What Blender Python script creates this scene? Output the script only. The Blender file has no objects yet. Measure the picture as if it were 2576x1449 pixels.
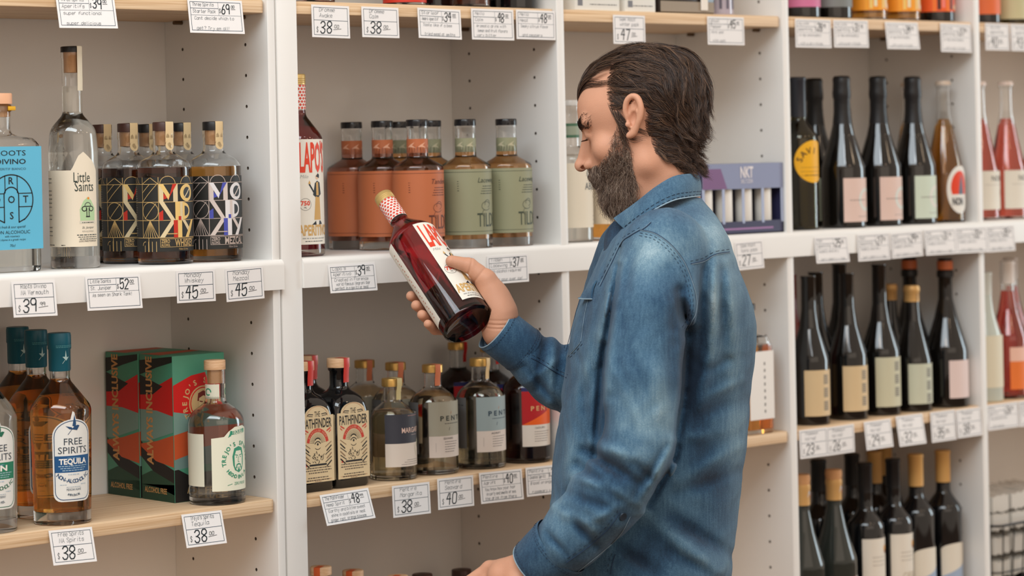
import bpy, bmesh, math, random
import numpy as np
from mathutils import Vector, Matrix, noise as mnoise
from mathutils.bvhtree import BVHTree
random.seed(7); rng = np.random.default_rng(7)
SC = bpy.context.scene
COL = SC.collection
PI = math.pi

# ------------------------------------------------------------------ camera
F_PX, PPX, PPY = 6457.35, 1288.0, 388.45
CAM = Vector((-3.1378, -3.2939, 1.6))
FW = Vector((0.675190307, 0.737643574, 0.0000856505))
RT = Vector((0.73748166, -0.67503966, -0.02102991))
UP = Vector((0.01545476, -0.01426236, 0.99977884))
cd = bpy.data.cameras.new('camera'); cam = bpy.data.objects.new('camera', cd); COL.objects.link(cam)
cd.sensor_fit = 'HORIZONTAL'; cd.sensor_width = 36.0
cd.lens = 36.0 * F_PX / 2576.0
cd.shift_y = -(724.5 - PPY) / 2576.0
cd.clip_start = 0.1; cd.clip_end = 60
cd.dof.use_dof = True; cd.dof.focus_distance = 4.0; cd.dof.aperture_fstop = 4.2
def frame_matrix(loc):
    return Matrix(((RT.x, UP.x, -FW.x, loc.x), (RT.y, UP.y, -FW.y, loc.y), (RT.z, UP.z, -FW.z, loc.z), (0, 0, 0, 1)))
cam.matrix_world = frame_matrix(CAM)
SC.camera = cam

# ------------------------------------------------------------------ world, lights, exposure
def lin1(c):
    c /= 255.0
    return c / 12.92 if c <= 0.04045 else ((c + 0.055) / 1.055) ** 2.4
def lin(rgb): return (lin1(rgb[0]), lin1(rgb[1]), lin1(rgb[2]), 1.0)
wd = bpy.data.worlds.new('room_ambient'); SC.world = wd; wd.use_nodes = True
bg = wd.node_tree.nodes['Background']
bg.inputs[0].default_value = (1.0, 0.82, 0.67, 1); bg.inputs[1].default_value = 0.78
def aim(o, target):
    o.rotation_euler = (Vector(target) - o.location).to_track_quat('-Z', 'Y').to_euler()
def area(name, loc, target, sx, sy, power, color):
    l = bpy.data.lights.new(name, 'AREA'); l.shape = 'RECTANGLE'; l.size = sx; l.size_y = sy
    l.energy = power; l.color = color
    o = bpy.data.objects.new(name, l); COL.objects.link(o); o.location = loc; aim(o, target); return o
# ceiling panel, an added front fill, and a window at the right-hand end of the room
area('ceiling_panel_light', (-2.7, -1.5, 3.9), (-0.2, 0.0, 1.4), 4.2, 1.1, 126, (0.80, 0.91, 0.98))
area('front_fill_light', (-1.4, -5.2, 2.3), (-0.1, 0.1, 1.3), 5.0, 2.0, 24, (1.0, 0.84, 0.70))  # unseen soft fill, added from the front to lift the shelf backs
area('side_window_light', (5.0, -2.1, 1.9), (-0.3, -0.4, 1.3), 1.1, 2.3, 78, (0.74, 0.91, 1.0))
for i, (x, y, w, c) in enumerate([(-1.6, -1.9, 5, (1, .72, .48)), (-0.5, -1.7, 5, (.92, .97, 1)), (0.6, -1.9, 5, (1, .72, .48)),
                                  (-1.1, -2.9, 5, (.92, .97, 1)), (0.2, -2.9, 5, (1, .72, .48)), (1.6, -2.5, 5, (1, .75, .5))]):
    l = bpy.data.lights.new('ceiling_spot', 'POINT'); l.energy = w; l.color = c; l.shadow_soft_size = 0.07
    o = bpy.data.objects.new('ceiling_spot', l); COL.objects.link(o); o.location = (x, y, 2.95)
vs = SC.view_settings
vs.view_transform = 'Standard'; vs.look = 'None'; vs.exposure = -0.06; vs.gamma = 1.0; vs.use_curve_mapping = False
cy = SC.cycles
cy.max_bounces = 14; cy.diffuse_bounces = 4; cy.glossy_bounces = 4; cy.transmission_bounces = 14; cy.transparent_max_bounces = 8
cy.blur_glossy = 1.0; cy.sample_clamp_indirect = 6.0; cy.use_denoising = True; cy.adaptive_threshold = 0.018

# ------------------------------------------------------------------ pixel <-> world helpers (for measuring only)
def ray(px, py): return FW + RT * ((px - PPX) / F_PX) + UP * ((PPY - py) / F_PX)
def at_plane(px, py, axis, val):
    v = ray(px, py); t = (val - CAM[axis]) / v[axis]; return CAM + v * t
def x_at(px, Y, Z):
    k = (px - PPX) / F_PX; n = RT - FW * k
    return CAM.x - (n.y * (Y - CAM.y) + n.z * (Z - CAM.z)) / n.x

# ------------------------------------------------------------------ materials
MATS = {}
def M(name, rgb, rough=0.5, metal=0.0, trans=0.0, ior=1.45, spec=0.5, coat=0.0, sss=0.0, var=0.0, vscale=30.0, bump=0.0, bscale=200.0):
    if name in MATS: return MATS[name]
    m = bpy.data.materials.new(name); m.use_nodes = True; nt = m.node_tree; b = nt.nodes['Principled BSDF']
    c = lin(rgb)
    b.inputs['Base Color'].default_value = c; b.inputs['Roughness'].default_value = rough
    b.inputs['Metallic'].default_value = metal; b.inputs['IOR'].default_value = ior
    b.inputs['Transmission Weight'].default_value = trans
    b.inputs['Specular IOR Level'].default_value = spec; b.inputs['Coat Weight'].default_value = coat
    if sss:
        b.inputs['Subsurface Weight'].default_value = sss; b.inputs['Subsurface Radius'].default_value = (0.012, 0.005, 0.003); b.inputs['Subsurface Scale'].default_value = 1.0
    if var or bump:
        tc = nt.nodes.new('ShaderNodeTexCoord')
    if var:
        n = nt.nodes.new('ShaderNodeTexNoise'); n.inputs['Scale'].default_value = vscale; n.inputs['Detail'].default_value = 4
        nt.links.new(tc.outputs['Object'], n.inputs['Vector'])
        mx = nt.nodes.new('ShaderNodeMix'); mx.data_type = 'RGBA'
        nt.links.new(n.outputs['Fac'], mx.inputs[0])
        mx.inputs[6].default_value = [min(1, v * (1 - var)) for v in c[:3]] + [1]; mx.inputs[7].default_value = [min(1, v * (1 + var)) for v in c[:3]] + [1]
        nt.links.new(mx.outputs[2], b.inputs['Base Color'])
    if bump:
        n2 = nt.nodes.new('ShaderNodeTexNoise'); n2.inputs['Scale'].default_value = bscale; n2.inputs['Detail'].default_value = 3
        nt.links.new(tc.outputs['Object'], n2.inputs['Vector'])
        bp = nt.nodes.new('ShaderNodeBump'); bp.inputs['Strength'].default_value = bump; bp.inputs['Distance'].default_value = 0.001
        nt.links.new(n2.outputs['Fac'], bp.inputs['Height']); nt.links.new(bp.outputs['Normal'], b.inputs['Normal'])
    MATS[name] = m; return m
def wood_mat(name, c1, c2, axis_scale, rough=0.55, fine=1.0):
    m = bpy.data.materials.new(name); m.use_nodes = True; nt = m.node_tree; b = nt.nodes['Principled BSDF']
    tc = nt.nodes.new('ShaderNodeTexCoord'); mp = nt.nodes.new('ShaderNodeMapping'); mp.inputs['Scale'].default_value = axis_scale
    n = nt.nodes.new('ShaderNodeTexNoise'); n.inputs['Scale'].default_value = fine; n.inputs['Detail'].default_value = 5; n.inputs['Distortion'].default_value = 0.6
    r = nt.nodes.new('ShaderNodeValToRGB'); r.color_ramp.elements[0].position = 0.35; r.color_ramp.elements[1].position = 0.65
    r.color_ramp.elements[0].color = lin(c1); r.color_ramp.elements[1].color = lin(c2)
    nt.links.new(tc.outputs['Object'], mp.inputs['Vector']); nt.links.new(mp.outputs['Vector'], n.inputs['Vector'])
    nt.links.new(n.outputs['Fac'], r.inputs['Fac']); nt.links.new(r.outputs['Color'], b.inputs['Base Color']); b.inputs['Roughness'].default_value = rough
    MATS[name] = m; return m
WHITE = M('white_paint', (234, 232, 228), 0.42, var=0.02, vscale=9, bump=0.05, bscale=70)
PLY_EDGE = wood_mat('plywood_edge', (205, 168, 126), (236, 208, 172), (3, 3, 260), fine=1.3)
PINE = wood_mat('pine_board', (214, 178, 138), (232, 203, 168), (2.5, 55, 55), fine=1.4)
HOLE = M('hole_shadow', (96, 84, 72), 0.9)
PAPER = M('card_paper', (236, 234, 233), 0.75, var=0.015, vscale=60)
INK = M('card_ink', (28, 38, 44), 0.7)
RULE = M('card_rule', (40, 66, 84), 0.7)
def C(rgb, rough=0.55, **k):
    return M('print_%d_%d_%d' % tuple(rgb) + ('_%02d' % int(rough * 100)), rgb, rough, **k)

# ------------------------------------------------------------------ mesh helpers
class MB:
    def __init__(s): s.v = []; s.f = []; s.mi = []
    def add(s, vs_, fs, mi=0):
        o = len(s.v); s.v += [tuple(v) for v in vs_]; s.f += [tuple(i + o for i in f) for f in fs]; s.mi += [mi] * len(fs)
    def box(s, x0, y0, z0, x1, y1, z1, mi=0):
        s.add([(x0, y0, z0), (x1, y0, z0), (x1, y1, z0), (x0, y1, z0), (x0, y0, z1), (x1, y0, z1), (x1, y1, z1), (x0, y1, z1)],
              [(0, 3, 2, 1), (4, 5, 6, 7), (0, 1, 5, 4), (1, 2, 6, 5), (2, 3, 7, 6), (3, 0, 4, 7)], mi)
    def bbox(s, x0, y0, z0, x1, y1, z1, bev=0.002, seg=2, mi=0):
        bm = bmesh.new(); bmesh.ops.create_cube(bm, size=1)
        for v in bm.verts: v.co = ((x0 + x1) / 2 + v.co.x * (x1 - x0), (y0 + y1) / 2 + v.co.y * (y1 - y0), (z0 + z1) / 2 + v.co.z * (z1 - z0))
        bmesh.ops.bevel(bm, geom=list(bm.edges), offset=bev, segments=seg, affect='EDGES', profile=0.5)
        s.from_bm(bm, mi); bm.free()
    def from_bm(s, bm, mi=0):
        bm.verts.ensure_lookup_table(); bm.verts.index_update()
        s.add([v.co[:] for v in bm.verts], [[v.index for v in f.verts] for f in bm.faces], mi)
    def lathe(s, prof, seg=32, mi=0, c=(0, 0), sq=None):
        """prof: (r, z) from bottom to top along the outside (and back down inside); sq = exponent for squarish sections"""
        vs_ = []; rows = []
        for r, z in prof:
            if r < 1e-6:
                rows.append([len(vs_)]); vs_.append((c[0], c[1], z))
            else:
                row = []
                for k in range(seg):
                    a = 2 * PI * k / seg; row.append(len(vs_)); vs_.append((c[0] + r * math.cos(a), c[1] + r * math.sin(a), z))
                rows.append(row)
        fs = []
        for A, B in zip(rows[:-1], rows[1:]):
            for k in range(seg):
                k2 = (k + 1) % seg
                if len(A) == 1 and len(B) == 1: break
                if len(A) == 1: fs.append((A[0], B[k2], B[k]))
                elif len(B) == 1: fs.append((A[k], A[k2], B[0]))
                else: fs.append((A[k], A[k2], B[k2], B[k]))
        s.add(vs_, fs, mi)
    def tube(s, pts, r, seg=6, mi=0, caps=True):
        pts = [Vector(p) for p in pts]; rows = []; vs_ = []; n = len(pts); prev = None
        for i, p in enumerate(pts):
            d = (pts[min(i + 1, n - 1)] - pts[max(i - 1, 0)]).normalized()
            u = prev - d * prev.dot(d) if prev is not None else d.orthogonal()
            u.normalize(); prev = u; w = d.cross(u); rr = r[i] if isinstance(r, (list, tuple)) else r
            rows.append([len(vs_) + k for k in range(seg)])
            for k in range(seg):
                a = 2 * PI * k / seg; vs_.append(p + u * (rr * math.cos(a)) + w * (rr * math.sin(a)))
        fs = [(A[k], A[(k + 1) % seg], B[(k + 1) % seg], B[k]) for A, B in zip(rows[:-1], rows[1:]) for k in range(seg)]
        if caps: fs += [tuple(reversed(rows[0])), tuple(rows[-1])]
        s.add(vs_, fs, mi)
    def build(s, name, mats, parent=None, smooth=35, recalc=False, kind=None, label=None):
        me = bpy.data.meshes.new(name); me.from_pydata(s.v, [], s.f); me.update()
        for m in (mats if isinstance(mats, (list, tuple)) else [mats]): me.materials.append(m)
        if len(me.materials) > 1: me.polygons.foreach_set('material_index', s.mi)
        if recalc:
            bm = bmesh.new(); bm.from_mesh(me); bmesh.ops.recalc_face_normals(bm, faces=bm.faces); bm.to_mesh(me); bm.free()
        if smooth is not None:
            me.polygons.foreach_set('use_smooth', [True] * len(me.polygons)); me.set_sharp_from_angle(angle=math.radians(smooth))
        return link(name, me, parent, kind, label)
def link(name, data, parent=None, kind=None, label=None):
    o = bpy.data.objects.new(name, data); COL.objects.link(o)
    if parent is not None: o.parent = parent
    if kind: o['kind'] = kind
    if label: o['label'] = label
    return o
def thing(name, label, cat, loc=(0, 0, 0), rz=0.0, group=None):
    o = bpy.data.objects.new(name, None); COL.objects.link(o); o.location = loc; o.rotation_euler = (0, 0, rz); o.empty_display_size = 0.05
    o['label'] = label; o['category'] = cat
    if group: o['group'] = group
    return o
def tag(o, label, cat, group=None):
    o['label'] = label; o['category'] = cat
    if group: o['group'] = group
    return o
def dup(root, loc, rz, label, group=None):
    r = root.copy(); COL.objects.link(r); r.location = loc; r.rotation_euler = (0, 0, rz); r['label'] = label
    if group: r['group'] = group
    for ch in list(root.children):
        c = ch.copy(); COL.objects.link(c); c.parent = r
        for g in list(ch.children):
            d = g.copy(); COL.objects.link(d); d.parent = c
    return r

# ------------------------------------------------------------------ lettering
_TX = {}
def glyphs(s, bold=0.0):
    key = (s, bold)
    if key in _TX: return _TX[key]
    cu = bpy.data.curves.new('t', 'FONT'); cu.body = s; cu.resolution_u = 2; cu.offset = bold
    ob = bpy.data.objects.new('t', cu); me = ob.to_mesh()
    v = np.array([x.co[:2] for x in me.vertices]) if len(me.vertices) else np.zeros((0, 2))
    f = [tuple(p.vertices) for p in me.polygons]
    ob.to_mesh_clear(); bpy.data.objects.remove(ob); bpy.data.curves.remove(cu)
    v = v / 0.69
    _TX[key] = (v, f); return _TX[key]
# single-stroke handwriting: x 0-5, baseline 2, x-height 6, capitals 8
STK = {}
for line in '''a:45 36 16 05 03 12 32 43|46 43 52
b:08 02|05 16 36 45 43 32 12 03
c:45 36 16 05 03 12 32 43
d:45 36 16 05 03 12 32 43|48 42
e:04 44 45 36 16 05 03 12 42
f:48 37 17 12|05 35
g:45 36 16 05 03 12 32 43|46 41 30 10
h:08 02|05 16 36 45 42
i:16 12|18 18
j:26 21 10 00|28 28
k:08 02|46 04|14 42
l:18 13 22
m:06 02|05 16 25 22|25 36 45 42
n:06 02|05 16 36 45 42
o:16 05 03 12 32 43 45 36 16
p:06 00|05 16 36 45 43 32 12 03
q:45 36 16 05 03 12 32 43|46 40
r:06 02|04 16 36
s:45 36 16 05 34 43 32 12 03
t:18 13 22 33|06 36
u:06 03 12 32 43|46 42
v:06 22 46
w:06 12 25 32 46
x:06 42|46 02
y:06 24|46 10 00
z:06 46 02 42
A:02 28 42|14 34
B:02 08 28 37 36 25 05|25 34 33 22 02
C:47 38 18 07 03 12 32 43
D:02 08 28 46 44 22 02
E:48 08 02 42|05 35
F:48 08 02|05 35
G:47 38 18 07 03 12 32 43 45 25
H:08 02|48 42|05 45
I:18 12
J:48 43 32 12 03
K:08 02|48 05|15 42
L:08 02 42
M:02 08 25 48 42
N:02 08 42 48
O:18 07 03 12 32 43 47 38 18
P:02 08 38 47 46 35 05
Q:18 07 03 12 32 43 47 38 18|24 42
R:02 08 38 47 46 35 05|25 42
S:47 38 18 07 06 44 43 32 12 03
T:08 48|28 22
U:08 03 12 32 43 48
V:08 22 48
W:08 12 26 32 48
Y:08 25 48|25 22
Z:08 48 02 42
0:18 07 03 12 32 43 47 38 18
1:17 28 22
2:07 18 38 47 46 02 42
3:07 18 38 47 46 25 15|25 44 43 32 12 03
4:28 05 45|38 32
5:48 08 05 36 45 43 32 12 03
6:38 16 03 12 32 43 44 35 15 04
7:08 48 22
8:18 07 06 25 44 43 32 12 03 04 25 46 47 38 18
9:46 35 15 06 07 18 38 47 46 42
$:47 38 18 07 06 44 43 32 12 03|29 21
!:18 14|12 12
':18 16
,:12 01
.:12 12
-:14 34
?:07 18 38 47 46 25 24|22 22
+:26 22|04 44
é:04 44 45 36 16 05 03 12 42|27 38
&:42 07 18 27 04 12 44'''.split('\n'):
    ch, rest = line[0], line[2:]
    STK[ch] = [[(int(p[0]), int(p[1])) for p in st.split()] for st in rest.split('|')]

class Art:
    """Flat print: polygons in (s, t) metres on layers, later laid on a plane or bent round a bottle."""
    def __init__(s): s.items = []; s.mats = []
    def _m(s, c):
        m = c if isinstance(c, bpy.types.Material) else C(c)
        if m not in s.mats: s.mats.append(m)
        return s.mats.index(m)
    def raw(s, v, f, col, layer): s.items.append((v, f, s._m(col), layer))
    def rect(s, x0, y0, x1, y1, col, layer=1): s.raw([(x0, y0), (x1, y0), (x1, y1), (x0, y1)], [(0, 1, 2, 3)], col, layer)
    def poly(s, pts, col, layer=1):
        a = sum(p[0] * q[1] - q[0] * p[1] for p, q in zip(pts, pts[1:] + pts[:1]))
        if a < 0: pts = pts[::-1]
        s.raw(pts, [tuple(range(len(pts)))], col, layer)
    def line(s, pts, w, col, layer=2):
        q = [pts[0]]
        for t in pts[1:]:
            if math.hypot(t[0] - q[-1][0], t[1] - q[-1][1]) > 1e-7: q.append(t)
        if len(q) == 1: q = [(q[0][0] - w * .5, q[0][1]), (q[0][0] + w * .5, q[0][1])]
        n = len(q); closed = n > 3 and math.hypot(q[0][0] - q[-1][0], q[0][1] - q[-1][1]) < 1e-7
        dr = [((q[i + 1][0] - q[i][0]), (q[i + 1][1] - q[i][1])) for i in range(n - 1)]
        dr = [(x / math.hypot(x, y), y / math.hypot(x, y)) for x, y in dr]
        v = []
        for i in range(n):
            d0 = dr[i - 1] if i else (dr[-1] if closed else dr[0]); d1 = dr[i] if i < n - 1 else (dr[0] if closed else dr[-1])
            nx, ny = -(d0[1] + d1[1]), d0[0] + d1[0]; l = math.hypot(nx, ny)
            if l < .35: nx, ny, k = -d1[1], d1[0], 1.0
            else: nx, ny = nx / l, ny / l; k = min(1.9, 2 / l)
            e = 0 if closed or 0 < i < n - 1 else (-.3 * w if i == 0 else .3 * w)
            cx, cy_ = q[i][0] + d1[0] * e, q[i][1] + d1[1] * e
            v += [(cx - nx * w / 2 * k, cy_ - ny * w / 2 * k), (cx + nx * w / 2 * k, cy_ + ny * w / 2 * k)]
        s.raw(v, [(2 * i, 2 * i + 2, 2 * i + 3, 2 * i + 1) for i in range(n - 1)], col, layer)
    def arc(s, cx, cy_, r, a0, a1, w, col, layer=2, n=16, ry=None):
        ry = ry or r
        s.line([(cx + r * math.cos(math.radians(a0 + (a1 - a0) * k / n)), cy_ + ry * math.sin(math.radians(a0 + (a1 - a0) * k / n))) for k in range(n + 1)], w, col, layer)
    def disc(s, cx, cy_, r, col, layer=1, n=20, ry=None):
        ry = ry or r
        s.poly([(cx + r * math.cos(2 * PI * k / n), cy_ + ry * math.sin(2 * PI * k / n)) for k in range(n)], col, layer)
    def text(s, t, x, y, h, col, w=None, bold=0.0, shear=0.0, align='C', layer=3, sx=1.0, rot=0.0):
        v, f = glyphs(t, bold)
        if not len(v): return
        v = v.copy(); x0, x1 = v[:, 0].min(), v[:, 0].max()
        v[:, 0] -= x0 if align == 'L' else (x0 + x1) / 2 if align == 'C' else x1
        v[:, 0] += v[:, 1] * shear; v *= h; v[:, 0] *= sx
        if w: v[:, 0] *= w / (h * sx * (x1 - x0))
        if rot:
            c_, s_ = math.cos(rot), math.sin(rot); v = v @ np.array([[c_, s_], [-s_, c_]])
        s.raw([(a + x, b + y) for a, b in v], f, col, layer)
    def arctext(s, t, cx, cy_, r, a_mid, span, h, col, bold=0.0, layer=3, inward=False, wch=None):
        n = len(t)
        for k, ch in enumerate(t):
            if ch == ' ': continue
            fr = (k + .5) / n - .5
            a = a_mid - span * fr if not inward else a_mid + span * fr
            ar = math.radians(a); rot = ar - PI / 2 if not inward else ar + PI / 2
            v, f = glyphs(ch, bold); v = v.copy()
            v[:, 0] -= (v[:, 0].min() + v[:, 0].max()) / 2; v *= h
            if wch: v[:, 0] *= wch
            if inward: v[:, 1] -= 0
            c_, s_ = math.cos(rot), math.sin(rot); v = v @ np.array([[c_, s_], [-s_, c_]])
            s.raw([(p + cx + r * math.cos(ar), q + cy_ + r * math.sin(ar)) for p, q in v], f, col, layer)
    def hand(s, t, x, y, h, w, col, width=None, jit=0.12, layer=3):
        """handwriting; h = capital height; returns the end x"""
        u = h / 6.0; cw = u * 5.6
        if width: cw = width / max(1, len(t)); 
        sxx = cw / 5.6; px = x
        for ch in t:
            if ch in STK:
                jx, jy, sh = (random.random() - .5) * jit * cw, (random.random() - .5) * jit * h * .8, 0.12 + random.random() * .08
                for st in STK[ch]:
                    s.line([(px + jx + (a + (b - 2) * sh) * sxx, y + jy + (b - 2) * u) for a, b in st], w, col, layer)
            px += cw * (0.62 if ch in " il.,'!1" else 1.0)
        return px
    def dashes(s, x0, x1, y, h, col, layer=2, dens=0.8):
        x = x0; v = []; f = []
        while x < x1:
            l = random.uniform(.6, 2.6) * h; l = min(l, x1 - x); o = len(v)
            v += [(x, y), (x + l, y), (x + l, y + h * .55), (x, y + h * .55)]; f.append((o, o + 1, o + 2, o + 3)); x += l + h * .45
        s.raw(v, f, col, layer)
    def build(s, name, mapper, parent=None, ds=None, dt=None, extra=None, label=None, smooth=60):
        mb = extra or MB(); n0 = len(mb.f)
        for v, f, mi, layer in s.items:
            if ds or dt:
                bm = bmesh.new(); bv = [bm.verts.new((a, b, 0)) for a, b in v]
                for fc in f:
                    try: bm.faces.new([bv[i] for i in fc])
                    except ValueError: pass
                for step, ax in ((ds, 0), (dt, 1)):
                    if not step or not len(v): continue
                    lo, hi = min(p[ax] for p in v), max(p[ax] for p in v)
                    for k in range(math.ceil(lo / step), math.floor(hi / step) + 1):
                        co = [0, 0, 0]; no = [0, 0, 0]; co[ax] = k * step; no[ax] = 1
                        bmesh.ops.bisect_plane(bm, geom=bm.verts[:] + bm.edges[:] + bm.faces[:], plane_co=co, plane_no=no)
                bm.verts.index_update()
                mb.add([mapper(q.co.x, q.co.y, layer) for q in bm.verts], [[q.index for q in fc.verts] for fc in bm.faces], mi); bm.free()
            else:
                mb.add([mapper(a, b, layer) for a, b in v], f, mi)
        return mb.build(name, s.mats, parent, smooth=smooth, label=label)
def cyl_map(rf, off=0.00035, lay=0.00012):
    f = rf if callable(rf) else (lambda t: rf)
    def mp(s_, t, l):
        r0 = f(t); a = s_ / (r0 if not callable(rf) else rf(None)); r = r0 + off + l * lay
        return (r * math.sin(a), -r * math.cos(a), t)
    return mp
def flat_map(ox, oy, oz, ex, ey, n, lay=0.00012):
    ex, ey, n = Vector(ex), Vector(ey), Vector(n); o = Vector((ox, oy, oz))
    return lambda s_, t, l: o + ex * s_ + ey * t + n * (l * lay)

# ------------------------------------------------------------------ setting
ZF, ZL, ZT, ZB = 1.440, 1.056, 1.856, 0.662      # tops: fixed shelf, lower board, upper board, bottom board
DEPTH = 0.285
fm = wood_mat('floor_boards', (92, 66, 46), (128, 94, 66), (0.8, 7, 7), fine=2.0)
mb = MB(); mb.box(-6, -6.5, -0.05, 6, 0.6, 0.0); o = mb.build('floor', fm, smooth=None); o['kind'] = 'structure'; o['label'] = 'brown wooden shop floor below the shelving'
mb = MB(); mb.box(-6, 0.31, 0, 6, 0.45, 3.0); o = mb.build('wall_back', M('wall_paint', (214, 205, 194), 0.8, var=0.02), smooth=None); o['kind'] = 'structure'; o['label'] = 'plain wall the white shelving stands against'

HOLE_Z = [1.787 - 0.05 * k for k in range(-9, 31)]
def panel_mesh(x0, x1, holes=True, z0=0.0, z1=2.4, y0=0.0, y1=DEPTH):
    """upright panel whose face at x0 (towards -X) carries two columns of shelf-pin holes"""
    mb = MB(); e = 0.0012
    if not holes:
        mb.bbox(x0, y0, z0, x1, y1, z1, 0.0015, 2); return mb
    q = []; h = 0.006; ys = [y0 + e, .0605 - h, .0605 + h, .2355 - h, .2355 + h, y1]
    for i in range(5):
        ya, yb = ys[i], ys[i + 1]
        if i in (1, 3):
            zc = z0; yc = (ya + yb) / 2
            for hz in sorted(HOLE_Z):
                mb.add([(x0, ya, zc), (x0, yb, zc), (x0, yb, hz - h), (x0, ya, hz - h)], [(0, 3, 2, 1)])
                sqv = [(x0, yc + h * a, hz + h * b) for a, b in ((1, 0), (1, 1), (0, 1), (-1, 1), (-1, 0), (-1, -1), (0, -1), (1, -1))]
                ci = [(x0, yc + .0029 * math.cos(k * PI / 4), hz + .0029 * math.sin(k * PI / 4)) for k in range(8)]
                dp = [(x0 + .009, p[1], p[2]) for p in ci]
                mb.add(sqv + ci, [(k, k + 8, (k + 1) % 8 + 8, (k + 1) % 8) for k in range(8)])
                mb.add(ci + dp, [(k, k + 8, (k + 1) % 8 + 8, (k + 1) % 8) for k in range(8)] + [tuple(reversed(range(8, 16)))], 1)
                zc = hz + h
            mb.add([(x0, ya, zc), (x0, yb, zc), (x0, yb, z1), (x0, ya, z1)], [(0, 3, 2, 1)])
        else:
            mb.add([(x0, ya, z0), (x0, yb, z0), (x0, yb, z1), (x0, ya, z1)], [(0, 3, 2, 1)])
    # chamfered front edge, right face, back, ends
    pr = [(x0, y0 + e), (x0 + e * .35, y0 + e * .35), (x0 + e, y0), (x1 - e, y0), (x1 - e * .35, y0 + e * .35), (x1, y0 + e), (x1, y1), (x0, y1)]
    n = len(pr); v = [(x, y, z0) for x, y in pr] + [(x, y, z1) for x, y in pr]
    mb.add(v, [(k, k + 1, k + 1 + n, k + n) for k in range(n - 1)] + [tuple(reversed(range(n))), tuple(range(n, 2 * n))])
    return mb
def fixed_shelf(root, x0, x1, yf):
    mb = MB(); pr = [(yf, 1.3915), (yf, 1.4300)]
    for k in range(1, 6):
        a = k / 5 * PI / 2; pr.append((yf + 0.010 * (1 - math.cos(a)), 1.4300 + 0.010 * math.sin(a)))
    pr += [(0.2845, 1.4400), (0.2845, 1.4180), (yf + .022, 1.4180), (yf + .022, 1.3915)]
    n = len(pr); v = [(x0, y, z) for y, z in pr] + [(x1, y, z) for y, z in pr]
    mb.add(v, [(k, (k + 1) % n, (k + 1) % n + n, k + n) for k in range(n)] + [tuple(range(n)), tuple(reversed(range(n, 2 * n)))])
    return mb.build('fixed_shelf', WHITE, root, smooth=50, recalc=True)
# left-hand unit
ua = thing('bookcase', 'white bookcase at the left end, its thick shelf ending beside the double post', 'bookcase', (-1.2655, 0, 0), 0, 'white shelving units')
def bc(mb_): # shift geometry to the unit's origin
    mb_.v = [(x + 1.2655, y, z) for x, y, z in mb_.v]; return mb_
bc(panel_mesh(-1.2655, -1.2475, False)).build('side_panel', WHITE, ua)
bc(panel_mesh(-.6475, -.6330, True)).build('side_panel', [WHITE, HOLE], ua)
mb = MB(); mb.box(-1.2655, .2855, 0, -.633, .2955, 2.4); bc(mb).build('back_panel', WHITE, ua, smooth=None)
o = fixed_shelf(ua, -1.2475 + 1.2655, -.6295 + 1.2655, -0.007)
mb = MB(); mb.bbox(-1.2655, 0, 2.382, -.633, .285, 2.4, .0015); bc(mb).build('top_panel', WHITE, ua)
mb = MB(); mb.bbox(-1.2475, 0.003, 0.06, -.6476, .285, 0.078, .0015); bc(mb).build('base_panel', WHITE, ua)
# main unit
ub = thing('bookcase', 'long white bookcase with several bays, right of the double post', 'bookcase', (-.6287, 0, 0), 0, 'white shelving units')
def bd(mb_):
    mb_.v = [(x + .6287, y, z) for x, y, z in mb_.v]; return mb_
bd(panel_mesh(-.6287, -.5873, False, y0=0.001)).build('side_panel', WHITE, ub)
DIV = [(-.009, .009), (.591, .609), (1.191, 1.209), (1.791, 1.809)]
for a, b in DIV: bd(panel_mesh(a, b, True)).build('divider', [WHITE, HOLE], ub)
mb = MB(); mb.box(-.6287, .2855, 0, 1.809, .2955, 2.4); bd(mb).build('back_panel', WHITE, ub, smooth=None)
fixed_shelf(ub, -.5873 + .6287, 1.809 + .6287, -0.0035)
mb = MB(); mb.bbox(-.6287, 0, 2.4, 1.809, .285, 2.418, .0015); bd(mb).build('top_panel', WHITE, ub)
mb = MB(); mb.bbox(-.5873, 0.003, 0.06, 1.8, .285, 0.078, .0015); bd(mb).build('base_panel', WHITE, ub)
BAYS = [(-1.2475, -.6475), (-.5873, -.009), (.009, .591), (.609, 1.191), (1.209, 1.791)]
BAYN = ['left end bay', 'second bay from the left', 'bay behind the man', 'fourth bay from the left', 'right end bay']
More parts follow.
